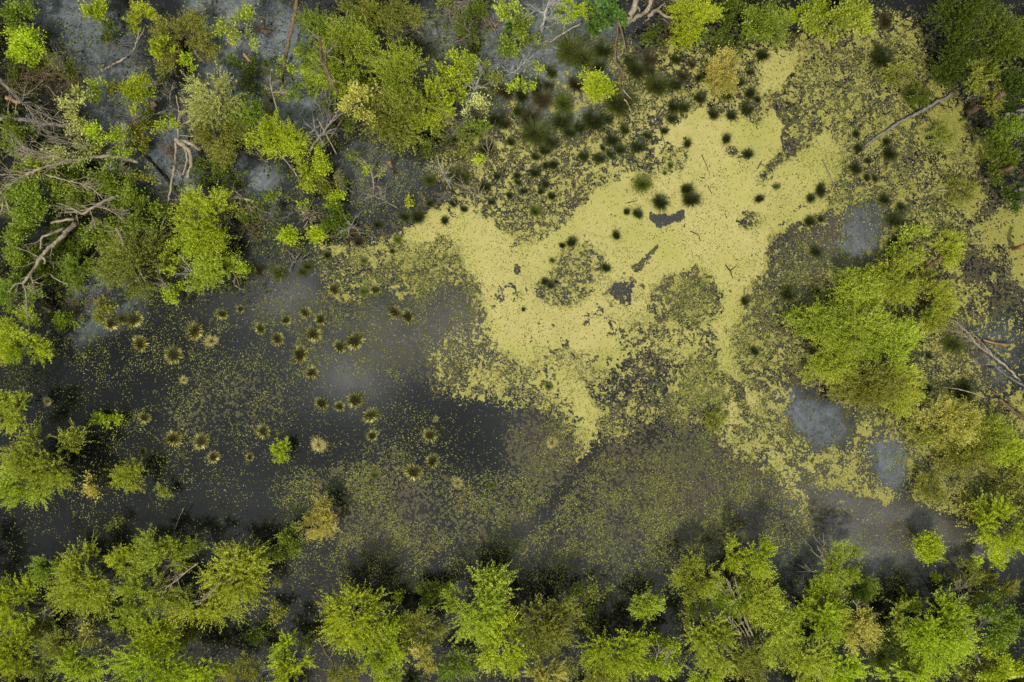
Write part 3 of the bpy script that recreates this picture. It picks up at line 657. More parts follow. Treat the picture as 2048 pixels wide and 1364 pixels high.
def tree(name, look, px, py, rx, ry, h, style, hue, cat='tree', trunk=True, twigvis=1.0, dens=1.0, base=None, group=None):
    st = STY[style]; k = (H - h) / H / PX; gr = 1.11; RX, RY = rx * k * gr, ry * k * gr; Rm = (RX * RY) ** .5
    top = P(px, py, h); g0 = P(px, py, 0)
    bx, by = (top.x * .42 + g0.x * .58, top.y * .42 + g0.y * .58)     # stems lean in over the open water
    root = empty(name, (bx, by, 0)); ctr = np.array([top.x - bx, top.y - by, 0.0])
    area = math.pi * RX * RY; depth = min(h * .75, Rm * 1.0)
    nl = max(4, int(8 + area * .9)); nl = min(nl, 60)
    a = RNG.uniform(0, 6.283, nl); r = np.sqrt(RNG.random(nl)) * .88
    if style == 'bush': nl = 16; a = np.arange(16) * 2.4; r = np.sqrt(np.arange(16) / 16) * .6
    edge = 1 + .14 * np.sin(a * 3 + RNG.uniform(0, 6)) + .10 * np.sin(a * 5 + RNG.uniform(0, 6))
    LZ = h - depth * .12 - depth * (1 - np.sqrt(np.clip(1 - r ** 2, 0, 1))) * .9 - RNG.random(nl) ** 1.6 * depth * .36
    LC = np.stack([r * edge * np.cos(a) * RX * .82, r * edge * np.sin(a) * RY * .82, np.maximum(LZ, .25)], 1) + ctr
    lr = Rm * st['lob'] * 1.15 * RNG.uniform(.6, 1.3, nl); lv = RNG.uniform(.32, .68, nl)
    T = max(12, int(area * st['tw'] * dens)); li = RNG.choice(nl, T, p=lr ** 2 / (lr ** 2).sum())
    off = RNG.normal(0, 1, (T, 3)); off /= np.linalg.norm(off, axis=1)[:, None]; off *= (RNG.random(T) ** .5)[:, None] * lr[li][:, None]; off[:, 2] *= .55
    start = LC[li] + off * .75
    orig = ctr + np.array([0, 0, max(.1, h - depth * 1.25)])
    d = start - orig; d /= np.linalg.norm(d, axis=1)[:, None] + 1e-9
    d = d * .9 + off / (lr[li][:, None] + 1e-6) * .5 + RNG.normal(0, .28, (T, 3)); d /= np.linalg.norm(d, axis=1)[:, None]
    tl = st['tl'] * (Rm / 2.2) ** .45
    lens = tl * RNG.uniform(.5, 1.35, T); start[:, 2] = np.maximum(start[:, 2], .12)
    V, F, C, v = leaf_cloud(start, d, lens, st['lp'], st['ls'], st['droop'], st['sp'], lv[li])
    V[:, 2] = np.maximum(V[:, 2], .04)
    c = mesh_obj('crown', V, F, C, LEAF, root, attrs={'v': ('FACE', v)})
    hc = HUE[hue]; j = RNG.uniform(.88, 1.12); j2 = RNG.uniform(.97, 1.03); c.color = (hc[0] * j * j2, hc[1] * j / j2, hc[2] * j, 1)
    # trunk and limbs
    paths = []
    r0 = max(.015, min(.10, Rm * .03)); fork = max(.15, h - depth * 1.1); tb = np.array([0, 0, -.05]); tf = ctr * .8 + np.array([0, 0, fork])
    p0 = smooth_path([tb, (tb + tf) / 2 + RNG.normal(0, .08, 3) * np.array([1, 1, 0]), tf], 8)
    paths.append((p0, np.linspace(r0 * 1.35, r0, len(p0))))
    V, F, C = tube_geo(paths, 7); mesh_obj('trunk', V, F, C, TRNK, root, smooth=True)
    lp = []
    for i in range(nl):
        m = (tf + LC[i]) / 2 + RNG.normal(0, .1, 3) * Rm * .3
        pth = smooth_path([tf, m, LC[i] + np.array([0, 0, .1])], 6); lp.append((pth, np.linspace(r0 * .55, .012, len(pth))))
    nt = int(T * .22 * twigvis)
    for i in RNG.choice(T, min(nt, T), replace=False):
        e = start[i] + d[i] * lens[i]; lp.append((np.stack([LC[li[i]], start[i], e]), np.array([.014, .010, .006])))
    V, F, C = tube_geo(lp, 3); mesh_obj('limbs', V, F, C, TWIG, root)
    place_label(root, look, px, py, cat, group)
    return root

# ------------------------------------------------------------------ trees and shrubs: (px, py, rx, ry, height, style, hue, kind, look)
TREES = [
 # top left
 (30,25,36,27,3.5,'broad','green','shrub','mid green leafy shrub'), (45,78,56,36,3.2,'broad','bright','shrub','bright green broad leaved shrub'),
 (190,14,30,22,3,'broad','bright','shrub','bright leafy sapling crown'), (275,32,22,32,4.5,'fine','bright','tree','slim yellow green sapling'),
 (352,62,62,46,3.6,'fine','olive','tree','fine twigged olive crown'), (318,88,24,20,4,'broad','bright','shrub','bright yellow green leaf cluster'),
 (373,115,16,16,2.8,'broad','bright','shrub','small bright leaf rosette'), (470,45,46,36,4,'sparse','bright','tree','loose bright broad leaved crown'),
 (183,172,18,32,2.4,'sparse','bright','shrub','narrow sparse sapling'), (272,174,34,29,2.2,'bush','bright','shrub','round dense bright green bush'),
 (229,178,14,15,1.6,'fine','olive','shrub','small dull green bush'), (270,219,13,14,1.2,'sparse','bright','shrub','low sprig of bright leaves'),
 (415,185,54,44,6,'feather','pale','tree','pale whitish green feathery crown'), (440,250,66,52,4.2,'fine','olive','tree','olive green fine leaved crown'),
 (490,225,40,32,4.5,'fine','green','tree','mid green leafy crown'), (135,215,40,44,4.5,'sparse','pale','tree','thin pale leaved crown'),
 (195,268,58,34,4.2,'sparse','bright','tree','thin yellow green crown over fallen trunk'), (130,300,72,32,4,'sparse','pale','tree','sparse pale leaves among bare branches'),
 (215,365,48,45,3.2,'broad','green','tree','open mid green crown'), (45,400,66,62,4,'broad','green','tree','dense dark green leafy crown'),
 (105,330,62,40,2.4,'broad','dkolive','shrub','dark leafy shrub below the arching branch'), (40,130,50,30,1.6,'sparse','dkolive','shrub','dark shrub over brown brush'), (70,520,50,40,2.2,'broad','dkolive','shrub','deep green shrub behind the bleached trunk'), (200,470,40,40,2.2,'broad','green','shrub','shaded leafy shrub'), (450,350,30,26,1.4,'sparse','dkolive','shrub','dull low shrub'), (650,230,50,40,2.6,'sparse','dkolive','shrub','dark thin shrub under the snag'), (520,140,40,40,1.6,'sparse','dkolive','shrub','dark sparse shrub on pale water'), (835,290,50,22,1.6,'sparse','dkolive','shrub','dark twiggy shrub'), (980,150,30,30,1.4,'sparse','olive','shrub','olive low shrub'), (1350,60,60,30,2,'sparse','dkolive','shrub','dark shrub under the lime crowns'), (1480,75,50,26,2,'sparse','dkolive','shrub','dark thin shrub before the leafy crowns'), (400,340,36,24,1.4,'sparse','dkolive','shrub','dull shrub at the shredded trunk'),
 (160,388,42,34,3,'broad','green','tree','mid green crown'), (25,262,34,44,3,'broad','green','shrub','shaded green shrub'),
 (268,418,52,46,3.2,'broad','green','tree','shady green crown'), (330,257,30,18,2.6,'sparse','bright','shrub','thin spray of bright leaves'),
 (395,440,48,78,4.2,'fine','bright','tree','tall upright yellow green crown'), (553,268,56,48,4.6,'fine','bright','tree','luminous lime green crown'),
 (105,115,32,20,1.6,'sparse','olive','shrub','dull olive low shrub'), (330,140,22,18,2,'sparse','olive','shrub','sparse olive shrub'),
 (490,272,22,26,3.6,'sparse','bright','shrub','small spray of lime leaves'), (282,345,30,20,2,'sparse','olive','shrub','dull sparse shrub'),
 (60,330,50,22,3.4,'sparse','bright','shrub','yellow green leaves behind bleached branch'), (455,120,26,22,1.5,'sparse','dkolive','shrub','dark thin shrub'),
 (622,55,48,50,5,'fine','green','tree','leaf green crown'), (688,88,70,66,6.4,'fine','yellow','tree','large yellow olive crown'),
 (755,22,82,38,5.2,'fine','olive','tree','wide olive crown at the top edge'), (800,132,54,58,5.6,'fine','yellow','tree','rounded yellow green crown'),
 (785,218,66,52,4.8,'feather','olive','tree','shady olive crown'), (717,192,31,42,6.4,'broad','gold','tree','golden yellow leafy crown'),
 (850,200,46,44,4.2,'feather','bright','tree','feathery yellow green crown'), (645,150,40,50,4.4,'fine','bright','tree','bright side crown'),
 (905,132,40,32,2.6,'broad','bright','shrub','lime shrub with white blossom specks'), (872,225,28,25,2.4,'broad','bright','shrub','lime green leafy bush'),
 (903,182,36,24,2,'sparse','bright','shrub','thin leaved shrub'), (950,212,28,28,2.8,'sparse','pale','shrub','grey twiggy shrub with few pale leaves'),
 (938,122,16,20,2.4,'broad','bright','shrub','small lime leaf cluster'), (615,326,32,40,3.2,'broad','bright','shrub','bright green bush under leaning poles'),
 (575,122,26,26,2.6,'sparse','bright','shrub','lime leaf cluster on a fallen trunk'), (597,187,28,26,2.4,'sparse','green','shrub','sparse mid green shrub'),
 (535,192,32,26,2,'sparse','olive','shrub','olive twiggy shrub'), (672,396,24,14,1.4,'broad','bright','shrub','low bright lime shrub'),
 (707,316,9,12,1.6,'broad','green','shrub','tiny green sprig'), (742,337,20,12,1.6,'sparse','bright','shrub','sparse yellowish sprig'),
 (959,313,10,8,.9,'broad','bright','plant','tiny glowing lime plant'), (917,297,16,15,1.4,'sparse','olive','shrub','thin twiggy bush'),
 (820,404,6,7,.6,'broad','bright','plant','tiny lime tuft on dark water'), (540,385,24,18,2,'sparse','green','shrub','small green shrub'),
 (606,409,9,9,1,'broad','bright','plant','tiny green leaf tuft'), (643,291,12,11,1.6,'broad','bright','shrub','small leaf cluster between poles'),
 (1016,14,24,20,4,'broad','yellow','shrub','yellow lime crown at the top edge'), (1012,92,20,22,2.4,'broad','green','shrub','mid green bush'),
 (1022,48,20,18,2,'rhodo','rhodo','shrub','dark long leaved bush'), (1045,45,24,30,3,'broad','green','shrub','green leafy bush'), (1056,78,26,14,1.6,'sparse','green','shrub','low sparse bush'),
 (1137,12,30,20,3.2,'fine','bright','shrub','lime crown at the top edge'), (1182,34,22,38,2.2,'rhodo','rhodo','shrub','upright bush of long glossy leaves'),
 (1220,16,30,32,2.4,'rhodo','rhodo','shrub','rounded bush of long glossy leaves'), (1390,28,62,38,4,'fine','bright','tree','wide yellow green crown'),
 (1465,22,48,36,2.6,'sparse','dkolive','tree','shaded dark olive crown'), (1522,38,36,40,4,'broad','green','tree','leaf green crown'),
 (1447,134,38,42,3.6,'fine','gold','tree','golden yellow crown'), (1197,170,30,30,2,'bush','bright','shrub','star shaped bright lime bush'),
 (1174,143,14,11,1.6,'sparse','bright','shrub','small lime sprig'), (1077,132,8,6,1,'broad','bright','plant','tiny lime tuft'), (1050,165,26,20,1.2,'sparse','bright','shrub','thin yellow green shrub'),
 # top right, the corner's shade put into the dark leaf hues
 (1555,42,34,32,4,'fine','green','tree','mid green crown'), (1625,20,44,26,4,'fine','bright','tree','yellow green crown at the top edge'),
 (1690,20,78,44,6,'broad','yellow','tree','glowing yellow crown'),
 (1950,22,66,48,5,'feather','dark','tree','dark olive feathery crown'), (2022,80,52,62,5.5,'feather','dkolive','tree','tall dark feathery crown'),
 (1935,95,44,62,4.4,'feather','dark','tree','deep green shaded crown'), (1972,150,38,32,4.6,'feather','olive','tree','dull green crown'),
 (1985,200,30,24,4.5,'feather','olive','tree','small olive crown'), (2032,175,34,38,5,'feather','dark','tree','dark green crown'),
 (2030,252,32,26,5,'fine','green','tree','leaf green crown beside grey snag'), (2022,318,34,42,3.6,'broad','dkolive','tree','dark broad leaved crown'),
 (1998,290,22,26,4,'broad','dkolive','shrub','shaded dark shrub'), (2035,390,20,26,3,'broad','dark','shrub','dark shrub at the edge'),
 (1805,145,24,22,.8,'fine','olive','plant','soft green low plant'), (1840,190,22,16,.6,'fine','dkolive','plant','dull green low plant'),
 # left side
 (30,480,38,40,3.6,'broad','green','tree','shaded green crown'), (147,540,38,34,2.6,'fine','green','shrub','green shrub'),
 (118,634,28,22,2.2,'broad','green','shrub','spreading broad leaved shrub'), (255,530,66,74,3.6,'fine','olive','tree','large olive crown on the bank'),
 (342,590,22,22,2.2,'broad','bright','shrub','bright lime bush at the bank'), (415,535,50,48,3.4,'fine','yellow','tree','yellow olive crown'),
 (335,520,22,38,3.4,'sparse','bright','tree','thin upright lime crown'), (382,482,32,32,3.6,'broad','bright','tree','lime leafy crown'),
 (488,535,14,12,1.2,'broad','bright','shrub','small lime bush at the bank'), (15,590,40,34,4,'fine','green','tree','shady leafy crown'),
 (20,682,42,58,5,'fine','bright','tree','bright green crown'), (14,815,34,42,4.6,'feather','yellow','tree','yellow olive crown'),
 (210,840,34,15,.7,'broad','bright','shrub','low drifting green shrub'), (66,918,70,62,5.6,'feather','yellow','tree','broad lime willowy crown'),
 (36,982,56,42,5.2,'feather','yellow','tree','lower lime willowy crown'), (190,975,28,26,2.2,'sparse','gold','shrub','brownish yellow sparse shrub'),
 (250,953,34,36,3,'fine','yellow','shrub','soft olive round bush'), (323,978,15,14,1.4,'fine','olive','shrub','small round olive bush'),
 (225,1046,14,18,1,'sparse','olive','shrub','thin drooping sapling'), (575,470,20,17,1.2,'bush','bright','shrub','round bright lime bush'),
 (633,468,17,17,1.2,'bush','bright','shrub','compact bright lime bush'), (563,903,21,20,1.8,'fine','bright','shrub','bright lime bush by the dark pool'),
 (1430,842,28,14,.5,'fine','olive','plant','low green sedge clump'),
 # right hand thicket
 (1722,572,62,40,3.4,'fine','yellow','shrub','yellow olive bush on the upper left of the thicket'), (1810,552,56,48,3.6,'fine','yellow','shrub','yellow green bush along the top of the thicket'),
 (1872,600,48,56,3.2,'fine','yellow','shrub','pale olive bush on the right of the thicket'), (1650,648,62,50,3.2,'fine','yellow','shrub','olive bush on the left of the thicket'),
 (1745,655,66,56,4,'fine','yellow','shrub','broad yellow green bush mid thicket'), (1805,700,50,56,3.6,'fine','yellow','shrub','olive bush right of the thicket middle'),
 (1665,722,60,50,3.2,'fine','yellow','shrub','olive bush low on the left of the thicket'), (1755,768,70,52,3.6,'fine','olive','shrub','broad olive bush low in the thicket'),
 (1815,775,42,62,3,'fine','yellow','shrub','yellow olive bush at the lower right of the thicket'), (1596,640,26,34,2,'sparse','green','shrub','thin green bush at the left tip of the thicket'),
 (1830,488,46,34,1.4,'sparse','yellow','shrub','low olive scrub'), (1905,490,30,34,1.8,'fine','yellow','shrub','yellow green bush by the dark water'),
 (1918,848,60,48,3,'fine','gold','shrub','golden olive bush'), (1985,880,52,44,2.6,'fine','yellow','shrub','olive green bush'), (2035,905,34,40,2.4,'fine','bright','shrub','lime bush at the right edge'),
 (1850,862,34,30,1.6,'sparse','olive','shrub','thin olive bush'), (1870,980,26,28,2,'fine','olive','shrub','soft olive bush'), (1945,915,54,34,2,'fine','olive','shrub','wide olive bush'),
 (1945,1036,22,20,1.2,'sparse','gold','shrub','brownish yellow bush'), (2030,975,38,40,2,'sparse','olive','shrub','dull olive scrub'),
 (2022,1062,50,48,4,'feather','bright','tree','dense bright lime crown'), (1865,1100,34,31,2.8,'bush','bright','shrub','round bright lime bush'),
 (1990,1130,28,20,2.4,'fine','bright','shrub','lime bush below the inlet'), (1943,1150,24,22,2,'fine','olive','shrub','olive bush'),
 (2018,1180,30,26,2.6,'fine','olive','shrub','olive green bush at the right edge'), (1872,1158,15,16,1.4,'sparse','bright','shrub','small yellow green sprig'), (1826,1212,9,9,1,'broad','bright','plant','tiny lime tuft in deep shade'),
 # bottom row
 (82,1138,24,30,4.4,'fine','green','tree','small leaf green crown'), (150,1178,70,62,5.4,'feather','yellow','tree','round feathery yellow green crown'),
 (236,1122,24,22,4.4,'fine','bright','tree','small lime crown'), (310,1122,48,44,5,'fine','yellow','tree','yellow olive crown'),
 (388,1098,16,17,4.4,'fine','green','tree','narrow leaf green crown'), (266,1196,38,58,5,'feather','yellow','tree','tall yellow green crown'),
 (325,1192,34,34,4.8,'fine','olive','tree','olive crown with bare branches'), (450,1158,66,54,5.2,'feather','yellow','tree','broad olive yellow crown'),
 (402,1215,66,38,4.6,'feather','yellow','tree','low spreading crown'), (242,1243,20,22,4.2,'feather','yellow','tree','small pale crown'),
 (288,1285,52,42,5,'feather','bright','tree','bright lime crown'), (285,1348,86,38,6,'feather','bright','tree','wide glowing lime crown at the bottom edge'),
 (140,1338,42,32,5.4,'feather','bright','tree','lime crown at the bottom edge'), (118,1298,36,30,4.4,'fine','olive','tree','olive leafy crown'),
 (172,1268,26,36,4.2,'sparse','gold','tree','brownish thin crown'), (18,1222,48,54,5,'feather','bright','tree','leaf green crown at the left edge'),
 (8,1328,42,44,5.4,'feather','bright','tree','lime crown in the bottom left corner'), (60,1345,30,28,3,'fine','olive','tree','shaded olive crown'),
 (395,1348,40,24,4.8,'feather','bright','tree','low lime crown'), (472,1344,38,28,4,'fine','olive','tree','olive crown at the bottom edge'),
 (342,1308,20,16,3.2,'sparse','green','shrub','small shaded shrub'),
 (628,1043,42,34,3.4,'fine','gold','shrub','pale golden round bush'), (565,1095,28,33,3.2,'broad','green','shrub','clumpy green round bush'),
 (512,1155,14,22,3.4,'fine','bright','shrub','narrow lime bush'), (555,1162,8,7,.8,'fine','olive','plant','tiny olive tuft'),
 (697,1250,66,60,6,'feather','bright','tree','large dense glowing lime crown'), (757,1300,46,46,5,'feather','bright','tree','lime crown'),
 (838,1275,40,40,4.4,'fine','olive','tree','olive green crown'), (850,1322,22,30,5.4,'fine','gold','tree','small golden crown'),
 (952,1232,78,68,6,'feather','yellow','tree','large round yellow olive crown'), (568,1295,22,21,4,'feather','bright','shrub','small lime crown'),
 (572,1342,34,26,4.6,'feather','bright','tree','feathery lime crown'), (798,1192,9,10,1.4,'broad','bright','plant','sprig of yellow green leaves'),
 (848,1213,6,7,1.2,'broad','bright','plant','tiny bright sprig in dark shade'), (1010,1295,56,52,6,'feather','bright','tree','lime feathery crown'),
 (1085,1270,62,66,6,'feather','olive','tree','wide leaf green crown'), (1082,1352,40,18,6.4,'feather','gold','tree','pale golden crown at the bottom edge'),
 (690,1354,38,20,4,'fine','olive','tree','olive crown at the bottom edge'), (778,1354,36,20,4,'fine','yellow','tree','yellow olive crown at the bottom edge'),
 (905,1345,42,28,3.6,'fine','green','tree','shaded leaf green crown'), (1284,1216,46,22,3.2,'fine','yellow','shrub','flat yellow green bush'),
 (1172,1258,8,7,1,'fine','bright','plant','tiny lime tuft'), (1228,1308,62,48,5.6,'feather','bright','tree','bright lime crown'),
 (1200,1350,60,26,4.8,'fine','olive','tree','olive crown at the bottom edge'), (1325,1330,56,38,5,'broad','bright','tree','loose lime crown round a bare snag'),
 (1400,1168,46,38,5,'fine','yellow','tree','soft yellow crown'), (1472,1122,17,32,4.6,'fine','bright','tree','narrow upright lime crown'),
 (1530,1125,32,40,5,'fine','bright','tree','lime crown'), (1492,1160,18,20,3.8,'fine','olive','shrub','small olive crown'),
 (1432,1288,46,56,6,'feather','yellow','tree','tall yellow crown'), (1478,1208,38,36,4.6,'fine','yellow','tree','yellow olive crown among thin poles'),
 (1534,1215,38,50,5.4,'fine','yellow','tree','yellow olive crown'), (1500,1330,50,34,4.6,'fine','olive','tree','olive crown'), (1420,1352,40,20,4,'feather','bright','tree','low lime crown at the bottom edge'),
 (1560,1280,50,60,5.6,'fine','yellow','tree','yellow green crown'), (1685,1148,48,42,4.8,'fine','yellow','tree','soft olive yellow crown'),
 (1660,1196,32,26,4.2,'fine','olive','tree','olive crown'), (1655,1250,52,56,5.4,'feather','bright','tree','glowing leaf green crown'),
 (1728,1262,36,50,5.6,'fine','gold','tree','golden olive crown'), (1620,1328,66,40,5.2,'feather','yellow','tree','broad olive crown at the bottom edge'),
 (1700,1345,60,28,5,'feather','bright','tree','lime crown at the bottom edge'), (1812,1305,58,54,4.2,'fine','dkolive','tree','shaded dark olive crown'),
 (1893,1285,74,66,6,'feather','bright','tree','large glowing lime crown'), (1812,1245,30,26,5,'feather','yellow','tree','yellow green crown top'),
 (2010,1268,46,46,5,'broad','green','tree','leaf green crown with pale branches'), (2012,1338,50,30,5.4,'broad','bright','tree','lime crown in the bottom right corner'),
 (2005,1222,40,26,4,'sparse','green','tree','thin green crown'), (1960,1350,34,20,4,'feather','olive','tree','olive crown at the bottom edge'), (1830,1352,50,18,5,'feather','bright','tree','low bright crown at the bottom edge'),
]
rf = random.Random(5); shade_fill = []  # added filler shrubs, dark leaf hues stand in for shady gaps
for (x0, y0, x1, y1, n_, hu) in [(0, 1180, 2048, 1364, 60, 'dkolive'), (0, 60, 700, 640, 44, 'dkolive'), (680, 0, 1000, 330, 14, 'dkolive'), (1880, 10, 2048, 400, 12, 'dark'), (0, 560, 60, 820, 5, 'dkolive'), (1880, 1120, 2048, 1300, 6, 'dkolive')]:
    for _ in range(n_):
        x_, y_ = rf.uniform(x0, x1), rf.uniform(y0, y1)
        if any(((x_ - t[0]) / (t[2] * .9 + 14)) ** 2 + ((y_ - t[1]) / (t[3] * .9 + 14)) ** 2 < 1 for t in TREES + shade_fill): continue
        if sample(FLM_SKY, np.array([x_]), np.array([y_]))[0] > .7 and rf.random() < .7: continue
        r_ = rf.uniform(18, 34)
        shade_fill.append((round(x_), round(y_), r_, r_ * rf.uniform(.7, 1.1), rf.uniform(1.4, 2.6), rf.choice(['fine', 'sparse', 'broad']), rf.choice([hu, hu, 'olive', 'green']), 'shrub', rf.choice(['low shady filler shrub', 'small dim filler shrub', 'dull green filler shrub'])))
ring = []
for _ in range(400):      # the wood goes on a little beyond the picture
    x_, y_ = rf.uniform(-190, 2240), rf.uniform(-190, 1550)
    if -55 < x_ < 2103 and -55 < y_ < 1419: continue
    if x_ > 2048 and 380 < y_ < 900: continue
    if -125 < x_ < 0 and 560 < y_ < 1120: continue
    if any(math.hypot(x_ - t[0], y_ - t[1]) < 78 for t in ring): continue
    r_ = rf.uniform(38, 58); ring.append((round(x_), round(y_), r_, r_ * rf.uniform(.8, 1.1), rf.uniform(3.5, 5.5), rf.choice(['fine', 'feather', 'fine']), rf.choice(['olive', 'green', 'yellow', 'bright']), 'tree', rf.choice(['leafy crown beyond the picture edge', 'rounded tree just outside the picture'])))
for (px, py, rx, ry, h, sty, hue, kind, look) in TREES + shade_fill + ring:
    nm = {'tree': 'leafy_tree', 'shrub': 'shrub', 'plant': 'water_plant'}[kind]
    tree(nm, look, px, py, rx, ry, max(min(h, 1.0), h * .64), sty, hue, kind)

# ------------------------------------------------------------------ tussocks: one set of prototypes, copied
def tussock_proto(kind, n, skirt, seed, straw):
    root = empty('sedge_tussock', (0, 0, -50))
    r = np.sqrt(RNG.random(n)) * .30; a = RNG.uniform(0, 6.283, n)
    wd = RNG.uniform(0, 6.283); an = a + RNG.normal(0, .55, n); keep_ = .62 + .38 * np.cos(an - wd + RNG.normal(0, .5, n)); L = RNG.uniform(.45, 1.15, n) * (.62 + .5 * keep_); el = np.radians(np.clip(86 - r / .30 * 34 + RNG.normal(0, 11, n), 20, 89))
    V = np.zeros((n, 8, 3)); W = RNG.uniform(.016, .030, n)
    for k, t in enumerate((0, .33, .67, 1)):
        hor = L * np.cos(el) * t + L * .42 * t ** 2.2 * (.4 + np.cos(el)); z = L * np.sin(el) * t * .95 - L * .32 * t ** 2.5
        x = r * np.cos(a) + np.cos(an) * hor; y = r * np.sin(a) + np.sin(an) * hor; w = W * (1 - .8 * t)
        for s, sg in ((0, -1), (1, 1)):
            V[:, 2 * k + s] = np.stack([x - sg * np.sin(an) * w, y + sg * np.cos(an) * w, np.maximum(z, .02)], 1)
    b0 = (np.arange(n) * 8)[:, None]
    F = np.stack([b0 + np.array(q) for q in ([0, 1, 3, 2], [2, 3, 5, 4], [4, 5, 7, 6])], 1).reshape(-1)
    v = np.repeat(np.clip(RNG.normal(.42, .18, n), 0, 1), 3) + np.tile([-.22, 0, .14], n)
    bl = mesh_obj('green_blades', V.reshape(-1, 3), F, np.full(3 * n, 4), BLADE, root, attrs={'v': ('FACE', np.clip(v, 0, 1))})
    m = skirt
    a = RNG.uniform(0, 6.283, m); r = RNG.uniform(.25, .5, m); an = a + RNG.normal(0, .5, m); L = RNG.uniform(.28, .66, m); W = RNG.uniform(.016, .028, m)
    V = np.zeros((m, 6, 3))
    for k, t in enumerate((0, .5, 1)):
        x = r * np.cos(a) + np.cos(an) * L * t; y = r * np.sin(a) + np.sin(an) * L * t; z = .10 + .14 * t - .20 * t * t + RNG.uniform(0, .03, m)
        for s, sg in ((0, -1), (1, 1)): V[:, 2 * k + s] = np.stack([x - sg * np.sin(an) * W * (1 - .7 * t), y + sg * np.cos(an) * W * (1 - .7 * t), np.maximum(z, .03)], 1)
    b0 = (np.arange(m) * 6)[:, None]
    F = np.stack([b0 + np.array([0, 1, 3, 2]), b0 + np.array([2, 3, 5, 4])], 1).reshape(-1)
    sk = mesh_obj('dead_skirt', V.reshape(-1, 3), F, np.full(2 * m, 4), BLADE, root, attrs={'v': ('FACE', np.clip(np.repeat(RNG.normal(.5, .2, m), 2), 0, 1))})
    # dark wet root stump that carries the blades
    k = 11; th = np.arange(k) / k * 6.283; V = [[0, 0, .24]]; F = []; C = []
    for (rr, z) in ((.17, .21), (.30, .10), (.36, -.05)): V += [[rr * math.cos(t) * RNG.uniform(.85, 1.15), rr * math.sin(t) * RNG.uniform(.85, 1.15), z] for t in th]
    for i in range(k): F += [0, 1 + i, 1 + (i + 1) % k]; C.append(3)
    for ring in (0, 1):
        for i in range(k):
            p = 1 + ring * k; F += [p + i, p + k + i, p + k + (i + 1) % k, p + (i + 1) % k]; C.append(4)
    mesh_obj('root_stump', V, F, C, DARKW, root, smooth=True)
    return root
PROT = {'d': [tussock_proto('d', 420, 80, i, 0) for i in range(6)], 's': [tussock_proto('s', 280, 170, i, 1) for i in range(5)]}
for l_ in PROT.values():
    for r_ in l_: r_['used'] = 0
def place_tussock(px, py, rpx, kind, seq):
    pk = PROT['s' if kind in 'sp' else 'd']; src = pk[seq % len(pk)]
    if src['used'] == 0: root = src; src['used'] = 1; chs = list(src.children)
    else:
        root = src.copy(); S.collection.objects.link(root); chs = []
        for ch in src.children:
            c = ch.copy(); S.collection.objects.link(c); c.parent = root; chs.append(c)
    s = rpx / PX / (.90 if kind in 'sp' else .86)
    p = P(px, py, .2)
    root.location = (p.x, p.y, 0); root.rotation_euler = (0, 0, RNG.uniform(0, 6.28))
    root.scale = (s * RNG.uniform(.78, 1.22), s * RNG.uniform(.78, 1.22), s * RNG.uniform(.8, 1.2))
    col = {'d': (.026, .034, .006), 'g': (.085, .105, .014), 'o': (.055, .066, .011), 'b': (.042, .036, .013), 's': (.050, .050, .012), 'p': (.34, .30, .11)}[kind]
    scol = {'d': (.10, .115, .014), 'g': (.20, .22, .025), 'o': (.10, .11, .018), 'b': (.14, .10, .04), 's': (.60, .54, .17), 'p': (.42, .37, .17)}[kind]
    j = RNG.uniform(.85, 1.2)
    for c in chs:
        nm = c.name.split('.')[0]
        c.color = (*[v * j for v in (col if nm == 'green_blades' else scol)], 1)
    sz = 'tiny' if rpx < 7.5 else 'small' if rpx < 10.5 else 'mid-sized' if rpx < 14 else 'big' if rpx < 19 else 'very large'
    tone = {'d': 'dark green', 'g': 'fresh green', 'o': 'olive green', 'b': 'brownish', 's': 'straw fringed', 'p': 'pale straw'}[kind]
    place_label(root, sz + ' ' + tone + ' tussock', px, py, 'tussock', 'sedge tussocks standing in the pond')
for q_, t in enumerate(TUS.split(';')):
    a_ = t.split(); place_tussock(float(a_[0]), float(a_[1]), float(a_[2]), a_[3], q_)

# ------------------------------------------------------------------ dead wood: stems as picture points with height
wood('fallen_log', 'short bleached log floating on grey water', 'log', PALE, [([(203,141,.2),(228,128,.25),(254,114,.3)], 5, 4)])
wood('broken_stick', 'short stub of pale wood', 'stick', PALE, [([(202,139,.25),(204,134,.3),(207,129,.4)], 4, 3)])
wood('fallen_log', 'thick brown log lying slantwise', 'log', BROWN, [([(312,206,1.0),(288,232,.7),(262,254,.5),(238,276,.2)], 14, 6), ([(246,262,.4),(243,252,.8),(241,244,1.2)], 3, 1.5), ([(262,254,.5),(272,262,.6),(278,258,.8)], 3, 1)], twigs=3, tw_len=.5)
wood('fallen_tree', 'long fallen trunk reaching in from the left edge', 'fallen tree', GREY, [([(-30,236,1.6),(60,241,1.7),(130,252,1.8)], 11, 9), ([(130,252,1.8),(190,278,1.5),(240,291,1.2)], 6, 5), ([(238,290,1.2),(258,297,1.1),(276,302,1.0)], 9, 10)])
wood('dead_tree', 'arching bleached branch with many bare twigs', 'dead tree', PALE, [([(276,324,1.0),(232,314,2.0),(190,314,2.6),(140,322,3.0),(90,334,3.2),(50,350,3.2),(12,372,3.0)], 8.5, 4.5), ([(140,322,3),(110,312,3.4),(80,315,3.6),(40,300,3.8)], 5, 2), ([(90,334,3.2),(60,345,3.2),(45,366,3)], 4, 2), ([(90,348,3),(130,360,2.8),(180,375,2.5),(205,395,2.3)], 4, 2), ([(190,314,2.6),(170,295,3),(150,286,3.3),(120,280,3.4)], 4, 1.5)], twigs=60, tw_len=1.3)
